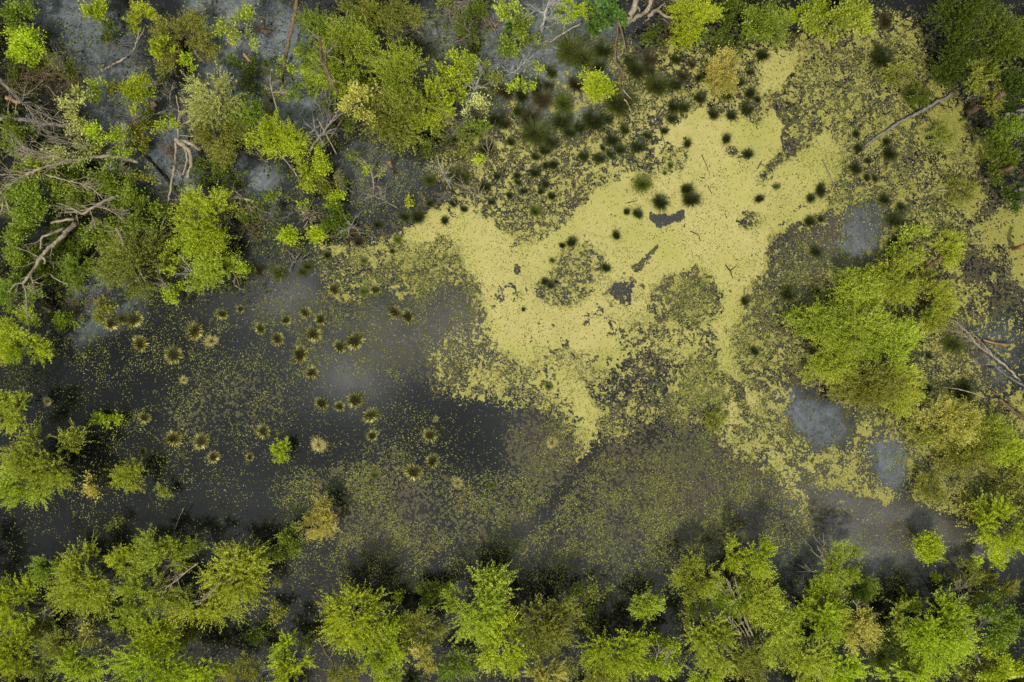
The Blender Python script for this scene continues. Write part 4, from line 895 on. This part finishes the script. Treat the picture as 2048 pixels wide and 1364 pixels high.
wood('dead_tree', 'grey trunk ending in a fan of pale twigs', 'dead tree', GREY, [([(-10,150,2.2),(18,178,2.1),(44,204,2.0)], 11, 8), ([(44,204,2),(80,225,2.2),(125,246,2.4)], 5, 2), ([(44,204,2),(70,208,2.4),(96,232,2.6)], 4, 1.5), ([(44,204,2),(48,190,2.6),(50,170,3)], 3, 1.5), ([(30,192,2.1),(60,222,2.2),(90,262,2)], 4, 1.5)], twigs=22, tw_len=1.2, tw_mat=PALE)
wood('broken_log', 'short orange brown broken log', 'log', ORANGE, [([(14,195,.8),(28,201,.8),(41,205,.8)], 9, 6)])
wood('dead_branch', 'forked bleached branch over a green crown', 'dead branch', PALE, [([(232,394,2.4),(205,403,3),(185,415,3.2),(165,428,3.2)], 8, 6), ([(165,428,3.2),(140,415,3.4),(113,406,3.4)], 3.5, 1.5), ([(165,428,3.2),(150,424,3),(128,426,3)], 4, 1.5), ([(190,412,3.2),(220,418,3),(260,422,2.8)], 3, 1.2), ([(180,420,3.2),(186,440,3),(192,458,2.8)], 3, 1.2), ([(200,410,3),(235,430,2.8),(250,445,2.6)], 3, 1)], twigs=14, tw_len=1.0)
wood('dead_branch', 'smooth pale stub lying on green leaves', 'dead branch', PALE, [([(148,438,2),(125,440,2.1),(102,446,2)], 7, 5)])
wood('dead_tree', 'curving bleached trunk with forked bare tips', 'dead tree', PALE, [([(150,446,1.6),(128,470,2.4),(104,490,3),(84,512,3.4),(66,540,3.6),(46,566,3.6)], 12, 6), ([(128,456,2),(100,468,2.8),(83,476,3),(81,498,2.8)], 7, 4), ([(84,512,3.4),(90,520,3.4),(89,527,3.2)], 6, 4), ([(46,566,3.6),(52,590,3.6),(53,612,3.5),(54,628,3.4)], 4, 2), ([(46,566,3.6),(32,568,3.7),(18,584,3.6)], 3.5, 1.2), ([(50,572,3.6),(60,580,3.7),(72,588,3.6)], 3, 1.2), ([(60,550,3.6),(66,565,3.8),(60,572,3.8)], 3, 1.2), ([(80,516,3.4),(60,505,3.5),(30,492,3.5)], 3, 1)], twigs=16, tw_len=.9)
wood('dead_branch', 'broken pale branch hanging over green leaves', 'dead branch', PALE, [([(233,456,3),(246,480,3),(252,500,2.8),(268,524,2.6),(295,570,2.2)], 8, 2.5), ([(250,498,2.8),(251,506,2.8),(250,518,2.6)], 4, 2), ([(258,522,2.6),(270,545,2.4),(284,572,2)], 4, 1.5)], twigs=5, tw_len=.8)
wood('dead_branch', 'crooked bare branch at the left edge', 'dead branch', PALE, [([(-6,372,3.2),(8,392,3.2),(14,408,3),(20,425,3)], 6, 3), ([(8,392,3.2),(4,410,3),(2,430,3)], 4, 2)], twigs=6)
wood('dead_tree', 'shredded pale trunk hanging in twisted strips', 'dead tree', PALE, [([(350,280,1.6),(366,290,1.6),(378,305,1.5),(383,325,1.3),(375,356,1.0)], 12, 8), ([(352,284,1.6),(350,310,1.5),(354,338,1.2),(366,364,.9)], 6, 3), ([(362,282,1.5),(382,288,1.4),(400,300,1.2)], 12, 8), ([(368,292,1.6),(374,320,1.4),(366,350,1.1)], 5, 4)], twigs=5, tw_len=.5, tw_mat=BROWN)
wood('leaning_pole', 'long thin pale pole slanting down to the water', 'pole', PALE, [([(349,330,1.6),(341,380,1.2),(330,430,.8),(308,504,.2)], 6, 3)])
wood('dead_shrub', 'bare dead shrub with upright pale twigs', 'dead shrub', PALE, [([(357,276,.6),(356,250,1.6),(358,222,2.2),(352,190,2.6)], 5, 2), ([(357,262,1),(370,245,1.8),(392,262,2)], 3, 1.5), ([(357,270,1),(378,272,1.6),(402,272,1.6)], 3, 1.5), ([(358,240,1.8),(370,220,2.2),(380,205,2.4)], 2.5, 1)], twigs=14, tw_len=.8)
wood('dead_tree', 'dark olive trunk dropping from the top edge', 'dead tree', BROWN, [([(594,-12,3.4),(591,20,3),(580,70,2),(572,112,1),(560,164,.2)], 10, 9)])
wood('dead_tree', 'gnarled brown snag in front of a yellow crown', 'dead tree', BROWN, [([(675,186,5.2),(660,158,6),(650,130,6.4),(642,112,6.6),(640,76,6.8)], 7, 5), ([(646,118,6.5),(654,108,6.7),(658,97,6.8)], 6, 4), ([(652,134,6.3),(655,150,6.2),(668,172,5.6)], 8, 4)], twigs=6, tw_len=.9, tw_mat=PALE)
wood('leaning_dead_tree', 'leaning grey stem fanning into bare twigs', 'dead tree', GREY, [([(617,318,.4),(624,294,1.4),(640,272,2.4),(660,246,3.2),(680,216,4)], 9, 3), ([(640,272,2.4),(670,238,3.4),(692,222,4)], 4, 2), ([(632,284,1.8),(648,266,2.6),(676,255,3)], 4, 2), ([(655,252,3),(656,226,3.6),(662,202,4)], 3, 1.5)], twigs=16, tw_len=1.2)
wood('leaning_pole', 'thin pale pole crossing from left to right', 'pole', PALE, [([(634,236,3),(652,268,2.4),(673,308,1.6)], 3.5, 2.5)])
wood('leaning_pole', 'thin straight pole rising out of a lime crown', 'pole', PALE, [([(586,305,1),(614,272,1.8),(652,240,2.6)], 3.5, 2.5)])
wood('leaning_pole', 'brown pole leaning beside the fanned stem', 'pole', BROWN, [([(628,318,.5),(652,286,1.4),(684,240,2.6)], 5, 3)])
wood('leaning_pole', 'thin bare stem slanting through lime leaves', 'pole', PALE, [([(550,300,3.6),(575,325,2.4),(600,360,1.2)], 4, 2.5)])
wood('leaning_pole', 'thin grey stem slanting to the lower right', 'pole', PALE, [([(590,320,2.6),(625,345,2),(660,366,1.6)], 3, 1.5)])
wood('dead_sapling', 'upright bare sapling above a lime crown', 'dead sapling', PALE, [([(558,240,1.4),(552,210,2.4),(543,180,3.2),(540,152,3.6)], 4, 1.5), ([(546,185,3),(575,184,3.2)], 3, 1.5)], twigs=6, tw_len=.7)
wood('dead_sapling', 'thin pale sapling on the open grey water', 'dead sapling', PALE, [([(748,380,.1),(746,356,.8),(738,335,1.4),(722,315,1.8)], 4, 1.5), ([(746,356,.8),(762,344,1.3),(775,330,1.6)], 2.5, 1), ([(740,380,.1),(752,372,.4),(764,380,.2)], 2.5, 1)], twigs=10, tw_len=.7)
wood('tree_stump', 'small cut stump with orange top in open water', 'stump', ORANGE, [([(784,333,-.1),(781,328,.7),(778,323,1.3)], 8, 8)])
wood('dead_branch', 'short brown broken stem', 'dead branch', ORANGE, [([(489,107,1.0),(498,120,.9),(508,131,.5)], 8, 7)])
wood('fallen_log', 'dark decayed log', 'log', BROWN, [([(466,173,.3),(484,157,.5),(504,140,.7)], 9, 5)], twigs=4, tw_len=.6)
wood('dead_branch', 'forked bleached branch with long downward twigs', 'dead branch', PALE, [([(516,405,1.2),(494,399,1.4),(470,393,1.6)], 7, 5), ([(490,398,1.4),(500,415,1.2),(508,432,1)], 3, 1.5), ([(480,396,1.5),(482,412,1.4),(492,425,1.2)], 3, 1.2), ([(502,403,1.3),(520,420,1),(545,428,.8)], 3, 1)], twigs=12, tw_len=.8)
wood('sunken_log', 'black waterlogged log below the surface film', 'log', DARKW, [([(428,316,.05),(452,340,.06),(482,372,.05)], 12, 9)])
wood('sunken_log', 'dark drowned log across the grey water', 'log', DARKW, [([(296,316,.05),(330,352,.06),(350,380,.05)], 7, 5)])
wood('dead_branch', 'thin brown stem running down the thicket', 'dead branch', BROWN, [([(436,392,1.2),(448,430,1),(452,470,.8)], 4, 3)], twigs=3)
for i_, (bx_, by_, n_, l_, m_, lk) in enumerate([(100,150,46,1.8,BROWN,'reddish brown tangle of dead brush'), (45,165,30,1.6,BROWN,'dark brown brush heap near the left edge'), (150,165,24,1.4,BROWN,'brown heap of broken twigs'), (440,450,30,1.4,GREY,'grey tangle of dead twigs'), (500,450,26,1.4,BROWN,'brown brush heap'), (470,370,18,1.2,BROWN,'small heap of dead twigs'),
    (915,20,46,1.7,PALE,'curly bleached dead shrub at the top edge'), (960,45,26,1.3,BROWN,'brown dead shrub'), (985,52,14,1.0,PALE,'small pale dead shrub'), (910,245,24,1.2,GREY,'grey thicket of bare twigs'), (690,465,22,1.2,BROWN,'rusty brown heap of dead stems'), (620,440,16,1.2,PALE,'loose pile of pale sticks'), (930,80,14,1.0,BROWN,'thin brown brushwood'),
    (210,600,16,1.0,BROWN,'small brown brush heap at the bank'), (160,610,20,1.2,BROWN,'dark brush heap beside a spreading shrub'), (420,20,16,1.2,GREY,'grey brushwood near the top edge'), (230,80,18,1.2,GREY,'thin grey dead twigs'), (520,60,14,1.1,BROWN,'brown twig heap beside pale water'), (340,300,18,1.0,BROWN,'brown brushwood beside the shredded trunk'), (1010,120,14,.9,GREY,'low grey twigs'),
    (1310,15,14,1.0,BROWN,'dark twigs behind the big snag'), (590,520,12,1.0,GREY,'thin grey sticks at the bank'), (1940,60,14,1.2,BROWN,'shaded brown twigs under dark crowns'), (60,560,20,1.3,BROWN,'brown brush under the curving bleached trunk'), (280,480,14,1.2,PALE,'pale bare twigs over an olive crown'), (100,620,14,1.0,BROWN,'dark twigs at the left bank')]):
    c0 = P(bx_, by_, .2); root = empty('brush_pile', (c0.x, c0.y, 0)); paths = []
    for _ in range(n_):
        a_ = RNG.uniform(0, 6.283); r_ = RNG.uniform(0, l_ * .6); an_ = RNG.uniform(0, 6.283)
        grow(paths, (math.cos(a_) * r_, math.sin(a_) * r_ * .6, RNG.uniform(.05, .7)), (math.cos(an_), math.sin(an_) * .7, RNG.uniform(-.1, .5)), l_ * RNG.uniform(.4, 1), RNG.uniform(.010, .028), 1, .6, 2)
    V, F, C = tube_geo(paths, 4); mesh_obj('twigs', V, F, C, m_, root)
    paths = []
    for _ in range(4):
        a_ = RNG.uniform(0, 6.283); r_ = RNG.uniform(0, l_ * .4); grow(paths, (math.cos(a_) * r_, math.sin(a_) * r_, .15), (math.cos(a_ + 1), math.sin(a_ + 1), .15), l_ * .8, .045, 0)
    V, F, C = tube_geo(paths, 6); mesh_obj('branch', V, F, C, m_, root)
    place_label(root, lk, bx_, by_, 'brush pile')
wood('dead_tree', 'thick silvery snag with broken forks', 'dead tree', PALE, [([(1254,50,.6),(1258,36,1.4),(1268,16,2.4),(1278,-14,3.2)], 15, 13), ([(1256,46,.8),(1272,34,1.8),(1290,25,2.4),(1300,8,3),(1304,-12,3.4)], 9, 10), ([(1266,20,2.2),(1276,14,2.4),(1279,24,2.2)], 6, 3)])
wood('dead_tree', 'pale forked stump beside the silvery snag', 'dead tree', PALE, [([(1292,42,.8),(1302,28,1.6),(1314,20,2.2),(1332,32,2.0),(1347,40,1.8)], 10, 5), ([(1314,20,2.2),(1322,12,2.6),(1330,6,2.8)], 5, 3)])
wood('dead_branch', 'thin straight branch at the top edge', 'dead branch', PALE, [([(1312,-14,3.2),(1340,-2,3),(1372,6,2.8)], 7, 2.5)])
wood('dead_branch', 'thin brown branch pointing down', 'dead branch', BROWN, [([(1326,36,1.8),(1345,54,1.2),(1352,74,.6)], 4, 2)])
wood('leaning_pole', 'long thin brown stem dropping through dark tussocks', 'pole', BROWN, [([(1236,40,1.4),(1234,72,1.2),(1231,104,1),(1233,126,.8),(1244,142,.8),(1239,154,.7),(1243,186,.5)], 5, 4)])
wood('dead_branch', 'slim brown stick below the snag', 'dead branch', BROWN, [([(1237,40,1.8),(1245,70,1.2),(1253,106,.6)], 5, 3)])
wood('dead_branch', 'pale forked tip among large tussocks', 'dead branch', PALE, [([(1247,180,1.2),(1255,190,1),(1263,198,.8)], 3, 2), ([(1248,198,1),(1258,212,.8),(1262,228,.6)], 3.5, 2)])
wood('dead_tree', 'pale snag bristling with white twigs', 'dead tree', WHITE, [([(1082,64,.3),(1085,48,1.6),(1092,24,2.8),(1100,-6,4)], 8, 6), ([(1086,44,1.8),(1100,36,2.4),(1118,38,2.6)], 3, 1), ([(1090,28,2.6),(1076,22,3),(1062,26,3)], 3, 1), ([(1093,18,3),(1108,8,3.4),(1120,2,3.6)], 3, 1)], twigs=26, tw_len=.9, tw_from=.25)
wood('fallen_log', 'thin pale pole lying beside glossy bushes', 'pole', PALE, [([(1100,84,.2),(1130,64,.4),(1162,46,.7)], 5, 4)])
wood('fallen_log', 'long straight grey purple log across the duckweed', 'log', GREY, [([(1728,294,.02),(1760,270,.12),(1800,244,.2),(1840,224,.22),(1862,210,.2),(1908,186,.1)], 5, 7)])
wood('tree_snag', 'leaning brown broken trunk before dark crowns', 'snag', BROWN, [([(1936,222,.6),(1960,212,1.6),(1985,202,2.4),(2006,186,3.4)], 14, 8)], twigs=2, tw_len=.4)
wood('tree_snag', 'grey leaning trunk with a forked end at the right edge', 'snag', GREY, [([(1966,248,.6),(1990,238,1.6),(2018,228,2.6),(2060,216,3.6)], 7, 6), ([(2018,228,2.6),(2036,226,3.2),(2060,236,3.4)], 5, 3)])
wood('tree_snag', 'short pinkish brown leaning stump', 'stump', BROWN, [([(1976,348,.5),(2000,342,1.4),(2026,334,2.4)], 10, 8)])
wood('tree_snag', 'grey stump leaning out of the right edge', 'stump', GREY, [([(2004,390,.4),(2028,382,1.4),(2060,372,2.4)], 9, 7)])
wood('tree_snag', 'brown broken stump near the top edge', 'stump', BROWN, [([(1872,14,.8),(1896,8,2),(1928,-4,3.2)], 8, 6)])
wood('tree_stump', 'pink barked stump on the right edge', 'stump', ORANGE, [([(2026,498,.4),(2038,494,1),(2056,488,1.8)], 8, 8)])
wood('broken_stick', 'thin grey stick near the right edge', 'stick', GREY, [([(2016,418,.1),(2036,411,.3),(2060,406,.5)], 3.5, 3)])
wood('broken_stick', 'short white stick on mottled duckweed', 'stick', PALE, [([(1876,381,.1),(1887,380,.12),(1898,379,.12)], 4, 3.5)])
wood('broken_stick', 'thin stick slanting on the solid duckweed', 'stick', GREY, [([(1646,322,.3),(1658,348,.15),(1670,374,.05)], 3, 2.5)])
for (a_, lk) in [([(1404,311),(1411,326),(1416,342)], 'short black stick on solid duckweed'), ([(1416,371),(1420,380),(1424,389)], 'tiny dark stick on solid duckweed'), ([(1503,119),(1511,134),(1523,154)], 'thin dark twig on upper duckweed'), ([(1254,406),(1264,404),(1275,401)], 'hair thin twig on duckweed'), ([(1322,254),(1326,275),(1330,296)], 'dark twig between small tussocks'), ([(1770,230),(1775,226),(1782,222)], 'short dark twig by the long log'), ([(1940,322),(1948,335),(1954,345)], 'thin white twig by dark water'), ([(1380,462),(1396,470),(1402,482)], 'little dark twig above the dark island'), ([(1560,110),(1566,114),(1572,112)], 'tiny dark twig at the duckweed tip')]:
    wood('broken_stick', lk, 'stick', DARKW if 'white' not in lk else PALE, [([(q[0], q[1], .05) for q in a_], 1.9, 1.3)], sides=5)
wood('broken_stick', 'forked dark stick on the duckweed', 'stick', DARKW, [([(1451,530,.1),(1460,542,.1),(1466,556,.08)], 3, 1.5), ([(1460,542,.1),(1468,536,.1),(1474,530,.08)], 2, 1)])
wood('broken_stick', 'curly dark stick on the duckweed', 'stick', DARKW, [([(1515,338,.1),(1520,328,.12),(1524,322,.1)], 2, 1.2), ([(1520,328,.1),(1528,332,.1)], 1.6, 1)])
wood('tree_stump', 'slanting brown stump above the thicket', 'stump', BROWN, [([(1842,545,.6),(1862,528,1.6),(1884,512,2.6)], 9, 6)])
wood('dead_tree', 'bleached fallen tree with forked twigs by the right edge', 'dead tree', PALE, [([(2040,762,.3),(2010,730,1),(1985,712,1.4),(1960,694,1.8),(1938,668,2),(1908,640,2.2)], 6, 2), ([(1990,716,1.4),(1950,672,2),(1905,650,2.2)], 3, 1), ([(1955,690,1.8),(1925,668,2),(1900,660,2)], 2.5, 1)], twigs=22, tw_len=.8)
wood('dead_branch', 'crooked grey branch over the right hand pool', 'dead branch', GREY, [([(2060,778,.8),(2030,762,1.2),(2006,745,1.6),(1985,730,1.8),(1962,728,1.8),(1950,720,1.8)], 4.5, 2), ([(2000,738,1.6),(1998,750,1.6),(1996,760,1.5)], 2.5, 1)], twigs=12, tw_len=.7)
wood('fallen_log', 'rust coloured log on the right hand pool', 'log', ORANGE, [([(1966,680,.15),(1990,686,.2),(2016,690,.2)], 4, 6)])
wood('dead_branch', 'thin pale stem crossing a very dark tussock', 'dead branch', PALE, [([(1884,774,.5),(1915,778,1),(1945,786,1),(1972,796,.6)], 2.5, 3)])
wood('fallen_log', 'thin straight log at the lower right edge', 'log', BROWN, [([(1998,798,.3),(2020,816,.4),(2050,840,.5)], 6, 6)])
wood('broken_stick', 'short piece of log above the straight log', 'stick', BROWN, [([(1983,782,.2),(1989,786,.2),(1996,791,.2)], 4, 4)])
wood('dead_branch', 'bundle of pale bare stems on two crowns', 'dead branch', PALE, [([(397,1125,4.6),(372,1144,5),(350,1162,5.2),(330,1178,5.2)], 3.5, 1.5), ([(372,1144,5),(352,1156,5.2),(340,1176,5)], 2.5, 1), ([(380,1140,4.8),(362,1130,5),(346,1120,5)], 2, 1)], twigs=9, tw_len=.8)
wood('dead_branch', 'thin pale stem above an olive crown', 'dead branch', PALE, [([(444,1162,5.4),(425,1182,5.4),(396,1210,5)], 2.5, 1.5)], twigs=3)
wood('dead_branch', 'thin pale stem through a brownish crown', 'dead branch', PALE, [([(185,1258,4.6),(172,1275,4.6),(162,1300,4.4)], 2.5, 1.5)])
wood('dead_branch', 'reddish brown bent branch in dark shade', 'dead branch', BROWN, [([(639,1282,1.6),(652,1306,1.8),(664,1322,2),(672,1352,2.2)], 5, 4), ([(660,1314,2),(666,1306,2.2),(662,1300,2.4)], 3, 1.5)], twigs=3, tw_len=.5)
wood('dead_branch', 'bare pale snag standing in a lime crown', 'dead branch', PALE, [([(1316,1336,4.6),(1312,1316,5),(1318,1296,5.2),(1312,1278,5.4)], 2.6, 1.2), ([(1324,1334,4.8),(1334,1318,5.2),(1340,1304,5.4)], 2.2, 1)], twigs=7, tw_len=.7)
wood('dead_tree', 'pale bare stems fanning above a soft crown', 'dead tree', PALE, [([(1652,1132,3.6),(1645,1112,4),(1634,1090,4.2)], 4, 2), ([(1652,1132,3.6),(1640,1116,4),(1618,1098,4)], 3, 1.2), ([(1650,1126,3.6),(1644,1100,4),(1650,1086,4.2)], 3, 1.2), ([(1654,1120,3.6),(1662,1108,4),(1664,1094,4)], 2, 1), ([(1638,1146,3),(1622,1142,3.2),(1610,1128,3.4)], 2.5, 1)], twigs=12, tw_len=.7)
wood('dead_branch', 'short forked pale twig over dark shade', 'dead branch', PALE, [([(1716,1222,4.8),(1712,1210,5),(1706,1200,5.2)], 2.5, 1.2), ([(1712,1210,5),(1720,1202,5.2)], 2, 1)], twigs=4, tw_len=.4)
wood('dead_tree', 'thin leaning grey stems at the lower right', 'dead tree', GREY, [([(1962,1330,3.6),(1948,1300,4),(1944,1276,4.2),(1958,1250,4.4),(1978,1236,4.4)], 4.5, 2), ([(1944,1280,4.2),(1934,1264,4.4),(1926,1250,4.4)], 3, 1.2), ([(1905,1262,3),(1918,1248,3.2),(1930,1238,3.4)], 3, 1.5)], twigs=14, tw_len=.8)
for k_, (x0, y0, x1, y1, n_, lk) in enumerate([(1462,1160,1480,1240,7,'bundle of thin bare poles under a narrow lime crown'), (1478,1235,1505,1300,7,'fan of thin bare poles between yellow crowns')]):
    st_ = []
    for i in range(n_):
        dx = RNG.uniform(-20, 20); st_.append(([(x1 + dx, y1 + RNG.uniform(-8, 8), 1.2), ((x0 + x1) / 2 + dx * .7, (y0 + y1) / 2, 3), (x0 + dx * 1.1 - 6, y0 + RNG.uniform(-10, 10), 6.6)], 3.2, 1.6))
    wood('thin_stems', lk, 'dead stems', PALE, st_, sides=5)
wood('thin_stems', 'leaning pale birch like stem under a slim crown', 'tree stem', PALE, [([(268,102,.3),(274,82,1.6),(278,56,3)], 4.5, 3), ([(274,82,1.6),(282,70,2.2),(290,50,3)], 3, 1.5)], sides=6)
wood('dead_branch', 'thin white stick by the brown brush', 'stick', PALE, [([(93,171,.8),(103,181,.7),(114,194,.6)], 3, 2)])
wood('dead_branch', 'pair of pale broken branches at the left bank', 'dead branch', PALE, [([(100,547,1.6),(118,562,1.6),(138,568,1.4)], 4, 3), ([(66,564,1.4),(82,566,1.4),(94,562,1.4)], 4, 3), ([(148,562,1.2),(150,572,1),(151,584,.8)], 4, 2)])
wood('dead_branch', 'short white stub above a spreading shrub', 'stick', PALE, [([(86,614,.8),(94,618,.8),(103,622,.8)], 6, 4)])
wood('dead_branch', 'thin pale branch in the lower left bank corner', 'dead branch', PALE, [([(476,545,.4),(468,560,.8),(474,575,.8),(492,580,.6)], 3, 1.5), ([(465,545,.6),(475,560,.8),(480,582,.6)], 2.5, 1)])
wood('thin_stems', 'long hair thin pale stem on dark water', 'stem', PALE, [([(367,1016,.8),(358,1036,.5),(348,1062,.1)], 2, 1.2)], sides=5)

rb = random.Random(11)
for (x0, y0, x1, y1, n_) in [(0, 60, 560, 620, 24), (560, 180, 1000, 480, 16), (820, 0, 1100, 160, 7), (1900, 60, 2040, 460, 5), (1560, 1180, 2040, 1340, 8), (100, 1120, 620, 1340, 6)]:
    for _ in range(n_):
        x_, y_ = rb.uniform(x0, x1), rb.uniform(y0, y1)
        if x_ > 560 and y_ < 260 and x_ < 820: continue
        ux, uy = (x_ - 1024) / 1000, (y_ - 682) / 1000; a_ = rb.uniform(-1, 1) * 1.2; l_ = rb.uniform(35, 80); nn = math.hypot(ux, uy)
        dx, dy = (ux * math.cos(a_) - uy * math.sin(a_)) / nn, (ux * math.sin(a_) + uy * math.cos(a_)) / nn
        lk, mt_ = rb.choice([('bare pale dead sapling', PALE), ('thin grey dead sapling', GREY), ('silvery bare twiggy sapling', WHITE), ('twisted bleached dead sapling', PALE)])
        wood('dead_sapling', lk, 'dead sapling', mt_, [([(x_, y_, .1), (x_ + dx * l_ * .5 + rb.uniform(-6, 6), y_ + dy * l_ * .5 + rb.uniform(-6, 6), 1.8), (x_ + dx * l_, y_ + dy * l_, 3.4)], 3.2, 1.2)], twigs=rb.randint(5, 11), tw_len=rb.uniform(.7, 1.2), tw_from=.25, sides=5)
# ------------------------------------------------------------------ undergrowth: leafy mess low over the water, uncountable
UGR = layer(0, [('p', 1, 50, [(-280,-280),(200,-280),(120,120),(240,130),(200,260),(300,360),(420,300),(640,150),(700,0),(980,-50),(960,240),(880,300),(700,280),(640,420),(560,560),(420,600),(140,640),(60,760),(-280,760)]),
 ('p', .25, 30, [(60,-20),(220,-20),(270,120),(340,240),(300,340),(220,300),(180,180),(100,80)]), ('p', .2, 30, [(400,-20),(560,-20),(600,160),(520,240),(440,180),(380,80)]), ('p', .3, 20, [(440,300),(580,340),(580,430),(460,400)]),
 ('p', .5, 40, [(1880,-100),(2300,-100),(2300,400),(2000,380),(1930,240)]), ('p', .5, 60, [(-280,1180),(600,1260),(1100,1250),(1400,1240),(1560,1180),(2060,1160),(2330,1650),(-280,1650)]),
 ('p', .6, 30, [(1560,580),(1900,520),(1900,640),(1860,800),(1760,830),(1600,720)]), ('p', .5, 40, [(1800,860),(2060,840),(2060,1040),(1860,1000)]), ('p', .5, 30, [(1280,-40),(1620,-40),(1600,60),(1340,70)])])
x, y = scatter(UGR, 60000, 83, .0)
T = len(x); st_ = np.stack([(x - 1024) / PX, (682 - y) / PX, RNG.uniform(.05, .9, T)], 1); dr = RNG.normal(0, 1, (T, 3)); dr[:, 2] = np.abs(dr[:, 2]) * .5; dr /= np.linalg.norm(dr, axis=1)[:, None]
V, F, C, v = leaf_cloud(st_, dr, RNG.uniform(.2, .7, T), 9, .10, .2, .05, RNG.uniform(.1, .8, T))
V[:, 2] = np.maximum(V[:, 2], .03)
ug = mesh_obj('undergrowth', V, F, C, LEAF, attrs={'v': ('FACE', v)}); ug.color = (.13, .15, .022, 1)
tag(ug, 'dull green leafy undergrowth tangled low over the water', 'undergrowth', kind='stuff')

# ------------------------------------------------------------------ labels: look + where it stands next to findable things
MARKS = [('the long grey log on duckweed', 1815, 240), ('the golden crown', 1447, 134), ('the star shaped lime bush', 1197, 170), ('the thick silvery snag', 1262, 30),
 ('the round dense bush', 272, 174), ('the shredded pale trunk', 370, 320), ('the orange topped stump', 779, 325), ('the tiny glowing lime plant', 959, 313),
 ('the dark open pool', 660, 880), ('the round black pool', 925, 860), ('the two round lime bushes', 604, 470), ('the pale golden round bush', 628, 1043), ('the large right thicket', 1745, 670),
 ('the hole of open water', 1335, 436), ('the dark island in duckweed', 1385, 590), ('the round lime bush by the inlet', 1865, 1100), ('the curving bleached trunk', 95, 500),
 ('the golden yellow leafy crown', 717, 192), ('the glowing yellow crown', 1690, 20), ('the pale whitish crown', 415, 185), ('the low green sedge clump', 1430, 842),
 ('the large glowing lime tree', 697, 1250), ('the pale straw clump', 1104, 885), ('the rust coloured log', 1990, 685), ('the bright leaf fork', 1247, 545), ('the broad willowy crown', 70, 935), ('the bleached fallen tree', 1960, 690), ('the left edge', 0, 1250), ('the arching bleached branch', 150, 322), ('the flat yellow green bush', 1284, 1216), ('the thin leaning grey stems', 1948, 1290), ('the fan of thin poles', 1492, 1268), ('the feathery round crown', 150, 1178)]
MARKS = [m for m in MARKS if m[0] != 'the bright leaf fork']
DIRW = ['right of', 'upper right of', 'above', 'upper left of', 'left of', 'lower left of', 'below', 'lower right of']
used = {}
SW = {'at', 'by', 'under', 'over', 'before', 'beside', 'between', 'above', 'below', 'in', 'on', 'near', 'behind', 'along', 'round', 'across', 'through', 'among'}
for (o, look, px, py) in TODO:
    cands = []
    ms = sorted(MARKS, key=lambda m: math.hypot(m[1] - px, m[2] - py))
    ms = [m for m in ms if math.hypot(m[1] - px, m[2] - py) > 12][:3]
    for m in ms:
        d = math.hypot(m[1] - px, m[2] - py); an = math.degrees(math.atan2(m[2] - py, px - m[1])) % 360
        w = DIRW[int((an + 22.5) // 45) % 8]; far = 'just ' if d < 60 else '' if d < 170 else 'well ' if d < 300 else 'far '
        cands.append(f'{look}, {far}{w} {m[0]}')
    cands.append(f'{look}, {round(px / 20.48)} percent across and {round(py / 13.64)} percent down the photo')
    if look not in used and not ('tussock' in look) and len(look.split()) > 4: cands.insert(0, look)
    lab = None
    for c in cands:
        if c not in used and len(c.split()) <= 16: lab = c; break
    if lab is None: lab = cands[-1]
    used[lab] = 1; used[look] = 1; o['label'] = lab
for l_ in PROT.values():
    for r_ in l_:
        if 'used' in r_: del r_['used']
for o in S.objects:
    if 'used' in o: del o['used']
